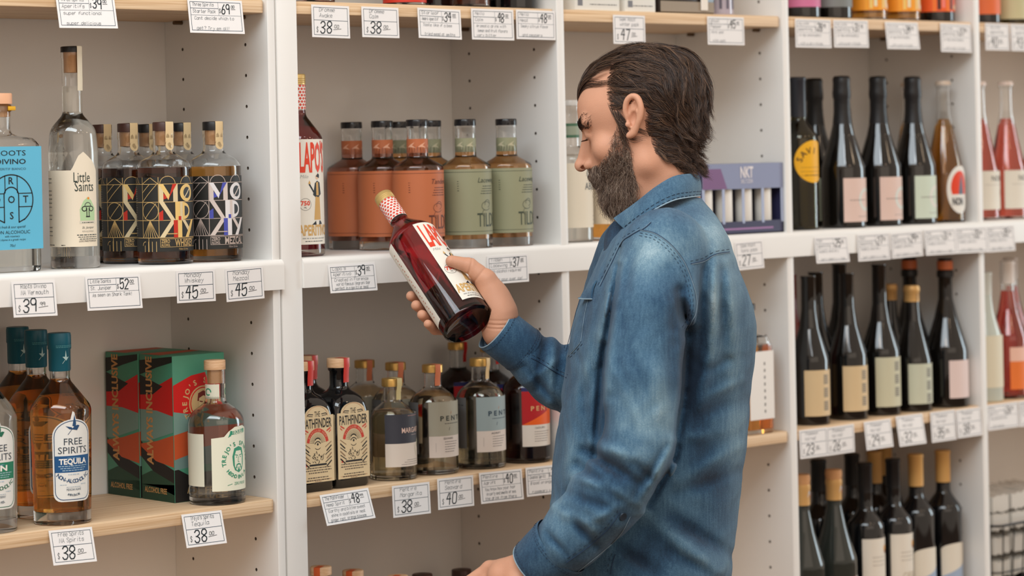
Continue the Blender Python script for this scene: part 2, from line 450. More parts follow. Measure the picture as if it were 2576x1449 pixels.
for bi, (a, b) in enumerate(BAYS):
    for zt, nm in ((ZT, 'upper'), (ZL, 'lower'), (ZB, 'bottom')):
        t = thing('shelf_board', 'pale plywood shelf board, the %s one in the %s' % (nm, BAYN[bi]), 'shelf', ((a + b) / 2, 0.143, zt), 0, 'loose plywood shelf boards')
        w = (b - a) / 2 - .0012
        bm = bmesh.new(); bmesh.ops.create_cube(bm, size=1)
        for v in bm.verts: v.co = (v.co.x * 2 * w, v.co.y * .279, -.0105 + v.co.z * .021)
        ed = [e for e in bm.edges if abs(e.verts[0].co.y + .1395) < 1e-4 and abs(e.verts[1].co.y + .1395) < 1e-4 and abs(e.verts[0].co.x - e.verts[1].co.x) < 1e-4]
        bmesh.ops.bevel(bm, geom=ed, offset=.010, segments=4, affect='EDGES', profile=.5)
        ed = [e for e in bm.edges if abs(e.calc_face_angle(0)) > 1.2 and e.verts[0].co.y < -.12 and e.verts[1].co.y < -.12]
        bmesh.ops.bevel(bm, geom=ed, offset=.0016, segments=2, affect='EDGES', profile=.5)
        mb = MB()
        bm.verts.index_update()
        for fc in bm.faces: pass
        mb.add([v.co[:] for v in bm.verts], [[v.index for v in f.verts] for f in bm.faces], 0)
        mb.mi = [0 if abs(f.normal.z) > .9 else 1 for f in bm.faces]; bm.free()
        mb.build('board', [PINE, PLY_EDGE], t, smooth=30)
        for sx in (-1, 1):
            for yy in (.0605, .2355):
                mb = MB(); zz = -.0215 - .0033
                mb.tube([(sx * (w + .0008), yy - .143, zz), (sx * (w - .016), yy - .143, zz)], .0032, 8)
                mb.build('shelf_pin', M('pin_metal', (120, 100, 80), .35, metal=.8), t)

# ------------------------------------------------------------------ price cards
def price_card(TL, TR, BL, label, kind, lines, price, cents='00', yf=0.0015, soft=False):
    P0 = at_plane(TL[0], TL[1], 1, yf); P1 = at_plane(TR[0], TR[1], 1, yf)
    ex = P1 - P0; Wd = ex.length; ex.normalize()
    P2 = at_plane(BL[0], BL[1], 0, P0.x + ex.z * .05)
    dn = P2 - P0
    dn.y = max(-.026, min(-.0008, dn.y)); Hh = dn.length
    ey = (-dn).normalized(); ex = (ex - ey * ex.dot(ey)).normalized(); n = ex.cross(ey)
    a = Art(); a.rect(0, 0, Wd, Hh, PAPER, 0)
    m = .0042; lw = .0008
    a.line([(m, m), (Wd - m, m), (Wd - m, Hh - m), (m, Hh - m), (m, m)], lw, RULE, 1)
    st = .0007; SM = C((92, 100, 106))
    if kind == 'A':
        yl = Hh * .53; a.line([(m, yl), (Wd - m, yl)], lw, RULE, 1)
        for k, tx in enumerate(lines):
            wd = min(Wd * .66, .0056 * len(tx)); a.hand(tx, Wd * .2, Hh * (.80 - .175 * k), .0064, st * .8, SM, width=wd)
        a.hand('$', m + Wd * .06, Hh * .17, .008, st * .8, INK, width=.0045)
        a.hand(price, m + Wd * .17, Hh * .14, .019, .0019, INK, width=.0125 * len(price))
        xs = m + Wd * .19 + .0125 * len(price)
        a.hand(cents, xs + .002, Hh * .30, .0052, st, INK, width=.010); a.line([(xs, Hh * .25), (xs + .016, Hh * .28)], st, INK, 3)
    else:
        xm = Wd * .55; yb = Hh * .53
        a.line([(m, yb), (Wd - m, yb)], lw * .6, RULE, 1); a.line([(xm, yb), (xm, Hh - m)], lw * .6, RULE, 1)
        a.line([(m, Hh * .735), (xm, Hh * .735)], lw, RULE, 1)
        for k, tx in enumerate(lines[:2]):
            a.hand(tx, m + .004, Hh * (.80 - .2 * k), .0054, st * .75, SM, width=min(xm - m - .008, .0052 * len(tx)))
        a.hand('$', xm + .001, Hh * .62, .006, st * .8, INK, width=.0035)
        a.hand(price, xm + .006, Hh * .59, .0150, .0017, INK, width=.0085 * len(price))
        xs = xm + .0075 + .0085 * len(price)
        a.hand(cents, xs, Hh * .76, .0042, st, INK, width=.0075); a.line([(xs, Hh * .72), (xs + .008, Hh * .725)], st, INK, 3)
        rest = lines[2:]
        for k, tx in enumerate(rest):
            a.hand(tx, m + .006 + (k % 2) * .003, Hh * (.40 - .30 / max(1, len(rest) - 1 or 1) * k), .0050, st * .7, SM, width=min(Wd - 2 * m - .012, .0046 * len(tx)))
    mb = MB(); th = .0005
    c = [ex * s_ + ey * t for s_, t in ((0, 0), (Wd, 0), (Wd, Hh), (0, Hh))]
    mb.add([p - n * th for p in c] + [p for p in c], [(3, 2, 1, 0), (0, 1, 5, 4), (1, 2, 6, 5), (2, 3, 7, 6), (3, 0, 4, 7)], 0)
    a._m(PAPER)
    o = a.build('price_card', lambda s_, t, l: ex * s_ + ey * t + n * (l * .00009 + (0.00005 if l else 0)), extra=mb, smooth=None)
    o.location = P0 + dn
    tag(o, label, 'price card', 'handwritten price cards on the shelf edges'); return o
pc = price_card
pc((139, -15), (286, -12), (150, 70), 'price card marked 39.00 at the top left corner, mentioning super functional', 'B', ['Three Spirits', 'Aperitifs', 'super functional', 'super delicious'], '39')
pc((471, -3), (608, 2), (479, 82), 'price card marked 69.00 on the upper board of the left end bay', 'B', ['Three Spirits', 'Starter Pack', 'Cant decide which to', 'get? Try em all!'], '69')
pc((783, 11), (878, 16), (786, 93), 'price card marked 38.00 and Awake, first on the upper board of the second bay', 'A', ['Dromme', 'Awake'], '38')
pc((909, 16), (1002, 20), (912, 93), 'price card marked 38.00 and Calm, second on the upper board of the second bay', 'A', ['Dromme', 'Calm'], '38')
pc((1050, 19), (1158, 25), (1054, 95), 'price card marked 34.00 under the red bottle on the upper board', 'B', ['Starleaf', 'Amaro Aperitif', 'Taste like if a bee', 'tried mead at smiths'], '34')
pc((1185, 21), (1291, 25), (1188, 99), 'price card marked 48.00 and very bitter, left of a pair touching each other', 'B', ['Hello', 'Calm', 'Aromatic drink with', 'lemon and fruit flavors', 'very bitter'], '48')
pc((1298, 24), (1396, 28), (1300, 98), 'price card marked 48.00 about smoky citrus, beside the divider at the top', 'B', ['Hello', 'Heat', 'Smoky citrus flavor', 'and peppers'], '48')
pc((1542, 37), (1622, 40), (1544, 110), 'price card marked 47 hanging just above the man\'s head', 'A', ['Gem Root', 'winter pack'], '47')
pc((1779, 41), (1871, 44), (1779, 112), 'price card with a crossed-out price, alone at the right of the board above the man', 'B', ['ghost', 'Pepper', 'Mint and', 'with salt'], '45')
for k, (q, tx) in enumerate([(((2000, 47), (2090, 50), (2002, 119)), 'price card under the pink bottle on the upper board of the fourth bay'),
          (((2096, 50), (2183, 52), (2099, 119)), 'price card under the grey-labelled bottle on the upper board of the fourth bay'),
          (((2226, 55), (2308, 57), (2233, 123)), 'price card under the second yellow bottle on the upper board'),
          (((2365, 58), (2442, 62), (2368, 130)), 'price card right of the dark red bottle on the upper board, next to the divider'),
          (((2478, 58), (2538, 60), (2480, 126)), 'price card first on the upper board of the right end bay'),
          (((2541, 60), (2600, 62), (2545, 128)), 'price card at the upper right corner, cut by the picture edge')]):
    pc(*q, tx, 'B' if k < 4 else 'A', ['na wine', 'sparkling', 'crisp and bubbly', 'with a dry finish'][:4 if k < 4 else 2], str(28 + k * 3))
pc((28, 709), (138, 705), (35, 799), 'price card marked 39.99 under the blue-labelled flask on the fixed shelf', 'A', ['Roots Divino', 'NA Vermouth'], '39', '99', yf=-.0085)
pc((214, 696), (352, 690), (221, 782), 'price card marked 52.00 with the words shark tank, under the tall clear bottle', 'B', ['Little Saints', 'St. Juniper', 'As seen on Shark Tank!', ' '], '52', yf=-.0085)
pc((443, 682), (540, 677), (446, 763), 'price card marked 45.00 and Whiskey under the dark patterned bottles', 'A', ['Monday', 'Whiskey'], '45', yf=-.0085)
pc((566, 677), (661, 668), (570, 760), 'price card marked 45.00 and Mezcal at the right end of the left fixed shelf', 'A', ['Monday', 'Mezcal'], '45', yf=-.0085)
pc((122, 1335), (231, 1325), (135, 1423), 'price card marked 38.00 and NA Spirits under the amber bottle with the arched label', 'A', ['Free Spirits', 'NA Spirits'], '38')
pc((456, 1295), (557, 1283), (470, 1379), 'price card marked 38.00 and Tequila under the clear bottle with the green label', 'A', ['Trejo\'s Spirits', 'Tequila'], '38')
pc((825, 667), (943, 660), (832, 738), 'price card marked 39.00 about a negroni bar, left of the held bottle', 'B', ['Lapo\'s', 'Aperitivo', 'Created in Florence', 'world famous Negroni bar', 'perfect in a spritz or neat'], '39', yf=-.0045)
pc((1083, 651), (1192, 643), (1086, 722), 'price card marked 37.00 half hidden behind the held bottle and thumb', 'B', ['Tilden', 'Tandem', 'No alcohol required', 'pour over ice'], '37', yf=-.0045)
pc((1225, 645), (1328, 638), (1228, 716), 'price card marked 37.00 right of the hand, saying pour over ice', 'B', ['Tilden', 'Lacewing', 'No alcohol required', 'just pour over ice!'], '37', yf=-.0045)
pc((804, 1246), (926, 1227), (823, 1323), 'tilted price card marked 48.99 under the black square bottles', 'B', ['The Pathfinder', 'Hemp Spirit', 'Earthy and bittersweet', 'shine in cocktails or neat', 'ginger root, orange blossom'], '48', '99')
pc((986, 1223), (1080, 1212), (990, 1303), 'price card marked 38.00 and Margarita on the lower board', 'A', ['Pentire', 'Margarita'], '38')
pc((1100, 1205), (1190, 1195), (1103, 1283), 'price card marked 40 and Seaward on the lower board', 'A', ['Pentire', 'Seaward'], '40')
pc((1205, 1190), (1312, 1179), (1211, 1268), 'price card marked 40 with three lines of text, left of the card the sleeve hides', 'B', ['Pentire', 'Adrift', 'You know how your hair', 'is curly and smells of sea', 'the drink from there'], '40')
pc((1322, 1177), (1425, 1166), (1326, 1250), 'price card mentioning blood orange, partly hidden by the man', 'B', ['Pentire', 'Coastal Spritz', 'Blood orange,', 'rosemary + sea'], '32')
pc((1848, 610), (1918, 603), (1853, 681), 'price card marked 27 behind the man\'s shoulder', 'A', ['Gem Root', 'tonic pack'], '27', yf=-.0045)
for k, (q, tx) in enumerate([(((2048, 597), (2131, 593), (2055, 663)), 'price card under the yellow-labelled bottle, apart from the run of cards'),
          (((2156, 590), (2237, 585), (2160, 658)), 'price card under the pink-labelled sparkling bottles, lower edge hanging lowest of the run'),
          (((2240, 587), (2320, 580), (2244, 651)), 'price card under the green-labelled sparkling bottle'),
          (((2324, 578), (2402, 574), (2330, 643)), 'price card under the orange bottle with the red oval label'),
          (((2402, 573), (2480, 570), (2408, 638)), 'price card stuck across the divider on the fixed shelf'),
          (((2480, 570), (2550, 566), (2485, 635)), 'price card under the red bottles of the right end bay')]):
    pc(*q, tx, 'B', ['Non', 'sparkling', 'bubbly and dry', 'tart cherry + tea'], str(25 + k * 2), yf=-.0045 - .0006 * (k % 2))
for k, (q, tx) in enumerate([(((2010, 1083), (2080, 1075), (2014, 1155)), 'price card at the left end of the lower board beside the third divider'),
          (((2078, 1076), (2148, 1066), (2080, 1147)), 'price card overlapping the card beside the third divider'),
          (((2173, 1062), (2240, 1053), (2181, 1133)), 'price card alone under the green-labelled wine bottle'),
          (((2253, 1048), (2320, 1040), (2264, 1124)), 'price card under the small gold-capped bottle'),
          (((2340, 1038), (2402, 1030), (2345, 1114)), 'price card under the wine bottle with the pale pink label'),
          (((2404, 1032), (2466, 1024), (2410, 1103)), 'price card at the right end of the lower board, touching the fourth divider')]):
    pc(*q, tx, 'A', ['Thomson', 'na red'], str(23 + k * 3), yf=.0015 - .0006 * (k % 2))
pc((2482, 1020), (2560, 1010), (2486, 1084), 'price card on the lower board of the right end bay', 'B', ['Ghia', 'spritz', 'red and bitter', 'with herbs'], '26')
pc((2562, 1010), (2640, 1001), (2566, 1074), 'price card at the right picture edge on the lower board', 'B', ['Ghia', 'ginger', 'red and bitter', 'with spice'], '26')

# ------------------------------------------------------------------ bottles
CLEAR = M('clear_glass', (254, 255, 255), 0.02, trans=1.0, ior=1.46)
GREENG = M('green_glass', (120, 112, 52), 0.03, trans=1.0, ior=1.46)
DARKG = M('dark_glass', (17, 15, 13), 0.07, spec=.55, coat=.3)
BLACKG = M('black_glass', (13, 14, 16), 0.06, spec=.6, coat=.3)
def liquid(name, rgb): return M('liquid_' + name, rgb, 0.02, trans=1.0, ior=1.34)
WATER = liquid('clear', (252, 252, 248)); WHISKEY = liquid('whiskey', (150, 84, 52)); AMBER = liquid('amber', (255, 178, 84))
PALE = liquid('pale_gold', (255, 234, 198)); ROSSO = liquid('rosso', (142, 20, 28)); COPPER = liquid('copper', (222, 144, 120)); HONEY = liquid('honey', (255, 188, 122))
ORANGEL = liquid('orange', (255, 188, 88)); PINKL = liquid('pink', (236, 110, 92)); STRAW = liquid('straw', (255, 242, 210)); DARKL = liquid('dark_red', (84, 30, 26))
CORK = M('cork', (214, 160, 110), .7, var=.08, vscale=300); WOODCAP = wood_mat('wood_cap', (214, 168, 124), (230, 190, 150), (60, 60, 400)); BLACKCAP = M('black_cap', (24, 24, 26), .35)
GOLD = M('gold_cap', (206, 164, 92), .32, metal=.75); BROWNCAP = M('brown_cap', (74, 46, 40), .4); TEALCAP = M('teal_cap', (16, 92, 110), .38); TAN = M('tan_foil', (214, 168, 104), .42, metal=.25)
def fillet(pts, rad, n=4):
    """round the inner corners of an (r, z) profile"""
    out = [pts[0]]
    for i in range(1, len(pts) - 1):
        p0, p1, p2 = [Vector(q) for q in (pts[i - 1], pts[i], pts[i + 1])]
        rd = rad[i] if isinstance(rad, dict) and i in rad else (rad if not isinstance(rad, dict) else 0)
        if not rd: out.append(tuple(p1)); continue
        d0, d1 = (p0 - p1), (p2 - p1); a_ = d0.angle(d1)
        l = min(rd / math.tan(a_ / 2), d0.length * .49, d1.length * .49)
        A, B = p1 + d0.normalized() * l, p1 + d1.normalized() * l
        for k in range(n + 1):
            t = k / n; out.append(tuple(A * (1 - t) ** 2 + p1 * 2 * t * (1 - t) + B * t * t))
    out.append(pts[-1]); return out
def shell(prof, t=.0022, tb=.006):
    """outer profile (from the axis at the base up to the lip) -> closed glass wall"""
    inner = []
    for i, (r, z) in enumerate(prof):
        if z < tb or r < t * 1.5: continue
        inner.append((max(r - t, .0008), z))
    inner[-1] = (inner[-1][0], prof[-1][1])
    inner = [(0, tb), (inner[0][0] * .93, tb)] + inner
    return prof + inner[::-1]
def fill_profile(prof, level, t=.0022, tb=.006, over=.00035):
    out = [(0, tb - over)]; first = True
    for r, z in prof:
        if z < tb or r < t * 1.5: continue
        rr = max(r - t + over, .001)
        if first: out.append((rr * .94, tb - over)); first = False
        if z >= level: 
            out.append((rr, level)); break
        out.append((rr, z))
    out.append((0, level)); return out
def glass_bottle(root, prof, glassmat, liq=None, level=.1, t=.0022, tb=.006, seg=40, body=None):
    mb = MB(); mb.lathe(shell(prof, t, tb), seg); g = mb.build('glass', glassmat, root, smooth=40, recalc=True)
    if liq:
        mb = MB(); mb.lathe(fill_profile(prof, level, t, tb), seg); mb.build('liquid', liq, root, smooth=40, recalc=True)
    return g
def solid(root, name, prof, mat, seg=28, smooth=40):
    mb = MB(); mb.lathe(prof, seg); return mb.build(name, mat, root, smooth=smooth, recalc=True)
def cap(root, r, z0, z1, mat, name='cap', bev=.0012, ridges=False):
    return solid(root, name, [(0, z0), (r, z0), (r, z1 - bev), (r - bev * .4, z1 - bev * .3), (r - bev, z1), (0, z1)], mat)
def strip(root, ang, r, ztop, zbot, w, mat, rc=None, disc=None, neck=None):
    """paper seal running from the top of the cap down the neck"""
    a0 = math.radians(ang); d = Vector((math.sin(a0), -math.cos(a0), 0)); s_ = Vector((math.cos(a0), math.sin(a0), 0))
    rn = neck or r
    pts = [(-r * .2, ztop + .0004), (r * .6, ztop + .0005), (r + .0006, ztop + .0002), (r + .0009, ztop - .002), (r + .0009, ztop - .008 if neck is None else ztop - .011), (rn + .0009, zbot + .012 if zbot + .012 < ztop - .012 else ztop - .014), (rn + .0006, zbot)]
    mb = MB(); v = []
    for rr, z in pts:
        for side in (-1, 0, 1):
            sag = 0 if side == 0 else -(w / 2) ** 2 / (2 * max(rn, .01)) * (1 if rr > r * .8 else 0)
            v.append(d * (rr + sag) + s_ * (side * w / 2) + Vector((0, 0, z)))
    n = len(pts); f = [(3 * i + k, 3 * i + 3 + k, 3 * i + 4 + k, 3 * i + 1 + k) for i in range(n - 1) for k in (0, 1)]
    mb.add(v, f)
    if disc:
        zc, rad = disc; vv = []
        for k in range(16):
            a = 2 * PI * k / 16; ss = rad * math.cos(a); an = a0 + ss / rn; vv.append(((rn + .0011) * math.sin(an), -(rn + .0011) * math.cos(an), zc + rad * math.sin(a)))
        mb.add(vv, [tuple(range(16))])
    return mb.build('seal_strip', mat, root, smooth=50)
PLACED = []
def extent(root):
    m = .02
    for ch in root.children:
        for c in ch.bound_box: m = max(m, abs(c[0]), abs(c[1]))
    return m
def put(proto, px, Y, label, zs, group, rz=0.0, used=set()):
    """stand a bottle on shelf zs; nudge it in depth where it would touch a neighbour or a side panel"""
    r = extent(proto); best = None; bay = min(BAYS, key=lambda q: abs((q[0] + q[1]) / 2 - x_at(px, .06, zs + .01)))
    ys = np.arange(r + .003, DEPTH - r - .0005, .002)
    for dp in range(-21, 22, 3):
        for y in ys:
            x = x_at(px + dp, y, zs + .01); pen = max(0, bay[0] + r + .001 - x, x - (bay[1] - r - .001))
            x = min(max(x, bay[0] + r + .001), bay[1] - r - .001)
            for (zz, x2, y2, r2) in PLACED:
                if zz == zs: pen += 3 * max(0, r + r2 + .0006 - math.hypot(x - x2, y - y2))
            cost = 200 * pen + abs(dp) * .0012 + abs(y - Y)
            if best is None or cost < best[0]: best = (cost, x, y)
    _, X, Y = best; PLACED.append((zs, X, Y, r)); loc = (X, Y, zs + .0002)
    if proto.name not in used:
        used.add(proto.name); proto.location = loc; proto.rotation_euler = (0, 0, rz); proto['label'] = label
        if group: proto['group'] = group
        return proto
    return dup(proto, loc, rz, label, group)
D = math.radians
CREAM = (232, 220, 198); BLK = (24, 24, 26)
def label_on(root, a, r, name='label', ds=9, parts=None):
    return a.build(name, cyl_map(r), root, ds=(r if not callable(r) else r(None)) * D(ds))

# --- blue-label flask (flat rectangular) -------------------------------------------------
def rounded_rect(hx, hy, rad, n=5):
    pts = []
    for cx, cy_, a0 in ((hx - rad, hy - rad, 0), (-hx + rad, hy - rad, 90), (-hx + rad, -hy + rad, 180), (hx - rad, -hy + rad, 270)):
        for k in range(n + 1):
            a = D(a0 + 90 * k / n); pts.append((cx + rad * math.cos(a), cy_ + rad * math.sin(a)))
    return pts
def loft(mb, rings, mi=0, cap0=True, cap1=True):
    v = []; f = []; n = len(rings[0][0])
    for pts, z in rings: v += [(p[0], p[1], z) for p in pts]
    for i in range(len(rings) - 1):
        f += [(i * n + k, i * n + (k + 1) % n, (i + 1) * n + (k + 1) % n, (i + 1) * n + k) for k in range(n)]
    if cap0: f.append(tuple(reversed(range(n))))
    if cap1: f.append(tuple(range((len(rings) - 1) * n, len(rings) * n)))
    mb.add(v, f, mi)
def circle_like(r, n=24):  # matches rounded_rect(n=5) vertex order
    return [(r * math.cos(D(45 + 360 * (k + .5) / n - 45)), r * math.sin(D(360 * (k + .5) / n))) for k in range(n)]
def flask(root, hx, hy, hb, hsh, rn, htop, rad, gl, liq, level, wall=.003, neck_in=True):
    outer = [(rounded_rect(hx - .004, hy - .004, rad * .7), 0), (rounded_rect(hx - .001, hy - .001, rad), .0015), (rounded_rect(hx, hy, rad), .005), (rounded_rect(hx, hy, rad), hb),
             (rounded_rect(hx - .0025, hy - .0025, rad), hb + (hsh - hb) * .35), (rounded_rect(hx * .86, hy * .84, rad), hb + (hsh - hb) * .75)]
    mix = lambda A, B, t: [(a[0] * (1 - t) + b[0] * t, a[1] * (1 - t) + b[1] * t) for a, b in zip(A, B)]
    ci = circle_like(rn); outer += [(mix(rounded_rect(hx * .75, hy * .75, rad), ci, .55), hsh), (circle_like(rn * 1.12), hsh + .004), (ci, hsh + .010), (ci, htop)]
    mb = MB(); loft(mb, outer, cap1=False); n = len(ci)
    inner = []
    for pts, z in outer[2:]:
        inner.append(([(p[0] * (1 - wall / max(.006, math.hypot(*p))), p[1] * (1 - wall / max(.006, math.hypot(*p)))) for p in pts], max(z, .009)))
    o = len(mb.v); loft(mb, inner, cap0=True, cap1=False)
    ni = len(inner)
    mb.f += [(len(outer) * n - n + k, len(outer) * n - n + (k + 1) % n, o + ni * n - n + (k + 1) % n, o + ni * n - n + k) for k in range(n)]; mb.mi += [0] * n
    mb.build('glass', gl, root, smooth=40, recalc=True)
    if liq:
        mb = MB(); rr = []
        for pts, z in inner:
            q = [(p[0] * 1.006, p[1] * 1.006) for p in pts]
            if z > level: rr.append((q, level)); break
            rr.append((q, z - (.0003 if not rr else 0)))
        loft(mb, rr); mb.build('liquid', liq, root, smooth=40, recalc=True)
BLUE = (96, 184, 216)
rt = thing('spirit_bottle', '', 'bottle')
flask(rt, .055, .029, .190, .203, .0165, .250, .012, CLEAR, WATER, .185)
a = Art(); N_ = BLK; x0, x1, y0, y1 = -.0535, .0535, .034, .1875
a.rect(x0, y0, x1, y1, BLUE, 0)
a.text('ROOTS', 0, .174, .0078, N_, w=.052); a.text('DIVINO', 0, .1615, .0074, N_, w=.052, bold=.01); a.text('APERITIF BIANCO', 0, .1525, .0034, (60, 100, 120), w=.052)
cx, cy_ = 0, .1085; R = .037
a.arc(cx, cy_, R, -55, 235, .0018, N_, n=40); a.line([(-.0105, cy_ + R * .96), (-.0105, cy_ + .010)], .0015, N_); a.line([(.0105, cy_ + R * .96), (.0105, cy_ + .010)], .0015, N_)
a.arc(0, cy_ + .006, .0125, 0, 180, .0018, N_); a.line([(-.0125, cy_ + .006), (-.0125, cy_ - .034)], .0018, N_); a.line([(.0125, cy_ + .006), (.0125, cy_ - .034)], .0018, N_)
for sx in (-1, 1):
    for yy in (cy_ + .009, cy_ - .011): a.line([(sx * .0125, yy), (sx * R * .97, yy)], .0014, N_)
    a.line([(sx * .0125, cy_ - .034), (sx * .022, cy_ - .0295)], .0018, N_)
for t_, xx, yy in (('R', 0, .023), ('O', 0, -.005), ('S', 0, -.029), ('T', .0245, -.005), ('O', -.0245, -.005)): a.text(t_, xx, cy_ + yy, .0105, N_, bold=.012)
a.text('A fresh & sour aperitif', 0, .066, .0038, N_, w=.046, shear=.2); a.text('NON ALCOHOLIC', 0, .0575, .0050, N_, w=.062); a.text('with rosemary', 0, .0525, .0030, N_, shear=.2); a.text('& thyme in a greek recipe', 0, .0475, .0030, N_, w=.046, shear=.2); a.text('70cl', 0, .038, .004, N_, shear=.2)
a.build('label', flat_map(0, -.0292, 0, (1, 0, 0), (0, 0, 1), (0, -1, 0)), rt, smooth=None)
cap(rt, .0195, .2515, .2675, M('peach_cap', (232, 176, 138), .55)); solid(rt, 'cork', [(0, .232), (.0135, .232), (.0138, .2512), (0, .2512)], CORK)
mb = MB(); mb.lathe([(.0172, .240), (.0190, .2415), (.0190, .248), (.0172, .2505)], 28); mb.build('neck_ring', CLEAR, rt)
mb = MB(); mb.bbox(.004, -.0195, .2415, .017, -.0125, .2478, .001); mb.build('tax_seal', C((226, 170, 30)), rt)
GRP = 'spirit bottles on the shelves'
put(rt, 6, .050, 'flat clear flask with a bright blue label, far left of the fixed shelf', ZF, GRP)

# --- tall clear bottle with cream label ---------------------------------------------------
b = thing('spirit_bottle', '', 'bottle'); r = .0378
P = fillet([(0, .004), (.030, .0), (r, .0), (r, .178), (r * .93, .213), (.0152, .236), (.0150, .322), (.0160, .324), (.0160, .331)], {2: .004, 3: .03, 4: .03, 5: .012})
glass_bottle(b, P, CLEAR, WATER, .279, tb=.019, t=.0028)
a = Art(); x0 = -D(150) * r; x1 = D(34) * r
a.poly([(x0, .0335), (x1, .0335), (x1, .150), (D(22) * r, .163), (D(-4) * r, .178), (D(-16) * r, .172), (D(-30) * r, .1535), (D(-34) * r, .150), (x0, .150)], CREAM, 0)
a.text('Little', D(-8) * r, .132, .0150, (50, 62, 56), w=.026); a.text('Saints', D(-2) * r, .118, .0150, (50, 62, 56), w=.031)
a.poly([(D(-14) * r, .073), (D(24) * r, .073), (D(25) * r, .092), (D(14) * r, .104), (D(5) * r, .109), (D(-6) * r, .103), (D(-15) * r, .090)], (178, 208, 160), 1)
gx = D(5) * r
a.line([(gx - .003, .079), (gx + .003, .079)], .0018, BLK); a.line([(gx - .002, .08), (gx - .002, .092)], .0012, BLK); a.line([(gx + .002, .08), (gx + .002, .092)], .0012, BLK)
for sx in (-1, 1): a.arc(gx + sx * .006, .091, .0036, 90 if sx > 0 else 90, 90 - sx * 300, .0014, BLK, n=10); a.line([(gx + sx * .006, .0946), (gx, .0946)], .0014, BLK)
a.arc(gx, .0955, .005, 0, 180, .0013, (90, 100, 90)); a.disc(gx + .001, .107, .002, (230, 140, 50)); a.rect(gx - .014, .0685, gx + .014, .0725, (214, 208, 190), 2); a.dashes(gx - .010, gx + .010, .0695, .002, BLK)
a.text('St. Juniper', gx, .061, .0034, (70, 84, 78), shear=.3); a.text('NON ALCOHOLIC', gx, .0555, .0024, (150, 150, 140), w=.020)
for k, (yy, hh) in enumerate([(.0505, .0026), (.0475, .002), (.0445, .002)]): a.dashes(gx - .018 + .002 * k, gx + .017, yy, hh, (70, 80, 78))
a.text("LION'S MANE MUSHROOM", gx, .0405, .0028, BLK, w=.030)
for k in range(15):
    if k in (2, 8, 11): continue
    a.dashes(D(-108) * r, D(-108) * r + .013, .137 - .0062 * k, .0024, (96, 96, 88))
a.dashes(D(-108) * r, D(-108) * r + .018, .036, .002, BLK); a.dashes(D(-60) * r, D(-50) * r, .0355, .002, BLK)
label_on(b, a, r)
cap(b, .0162, .3312, .3400, BLACKCAP); solid(b, 'cork', [(0, .300), (.0118, .300), (.0122, .3312), (0, .3312)], CORK)
strip(b, 24, .0164, .3400, .272, .012, M('pale_seal', (226, 214, 188), .5))
put(b, 190, .070, 'tallest clear round bottle with a cream gothic-arched label on the fixed shelf', ZF, GRP, rz=-.10)

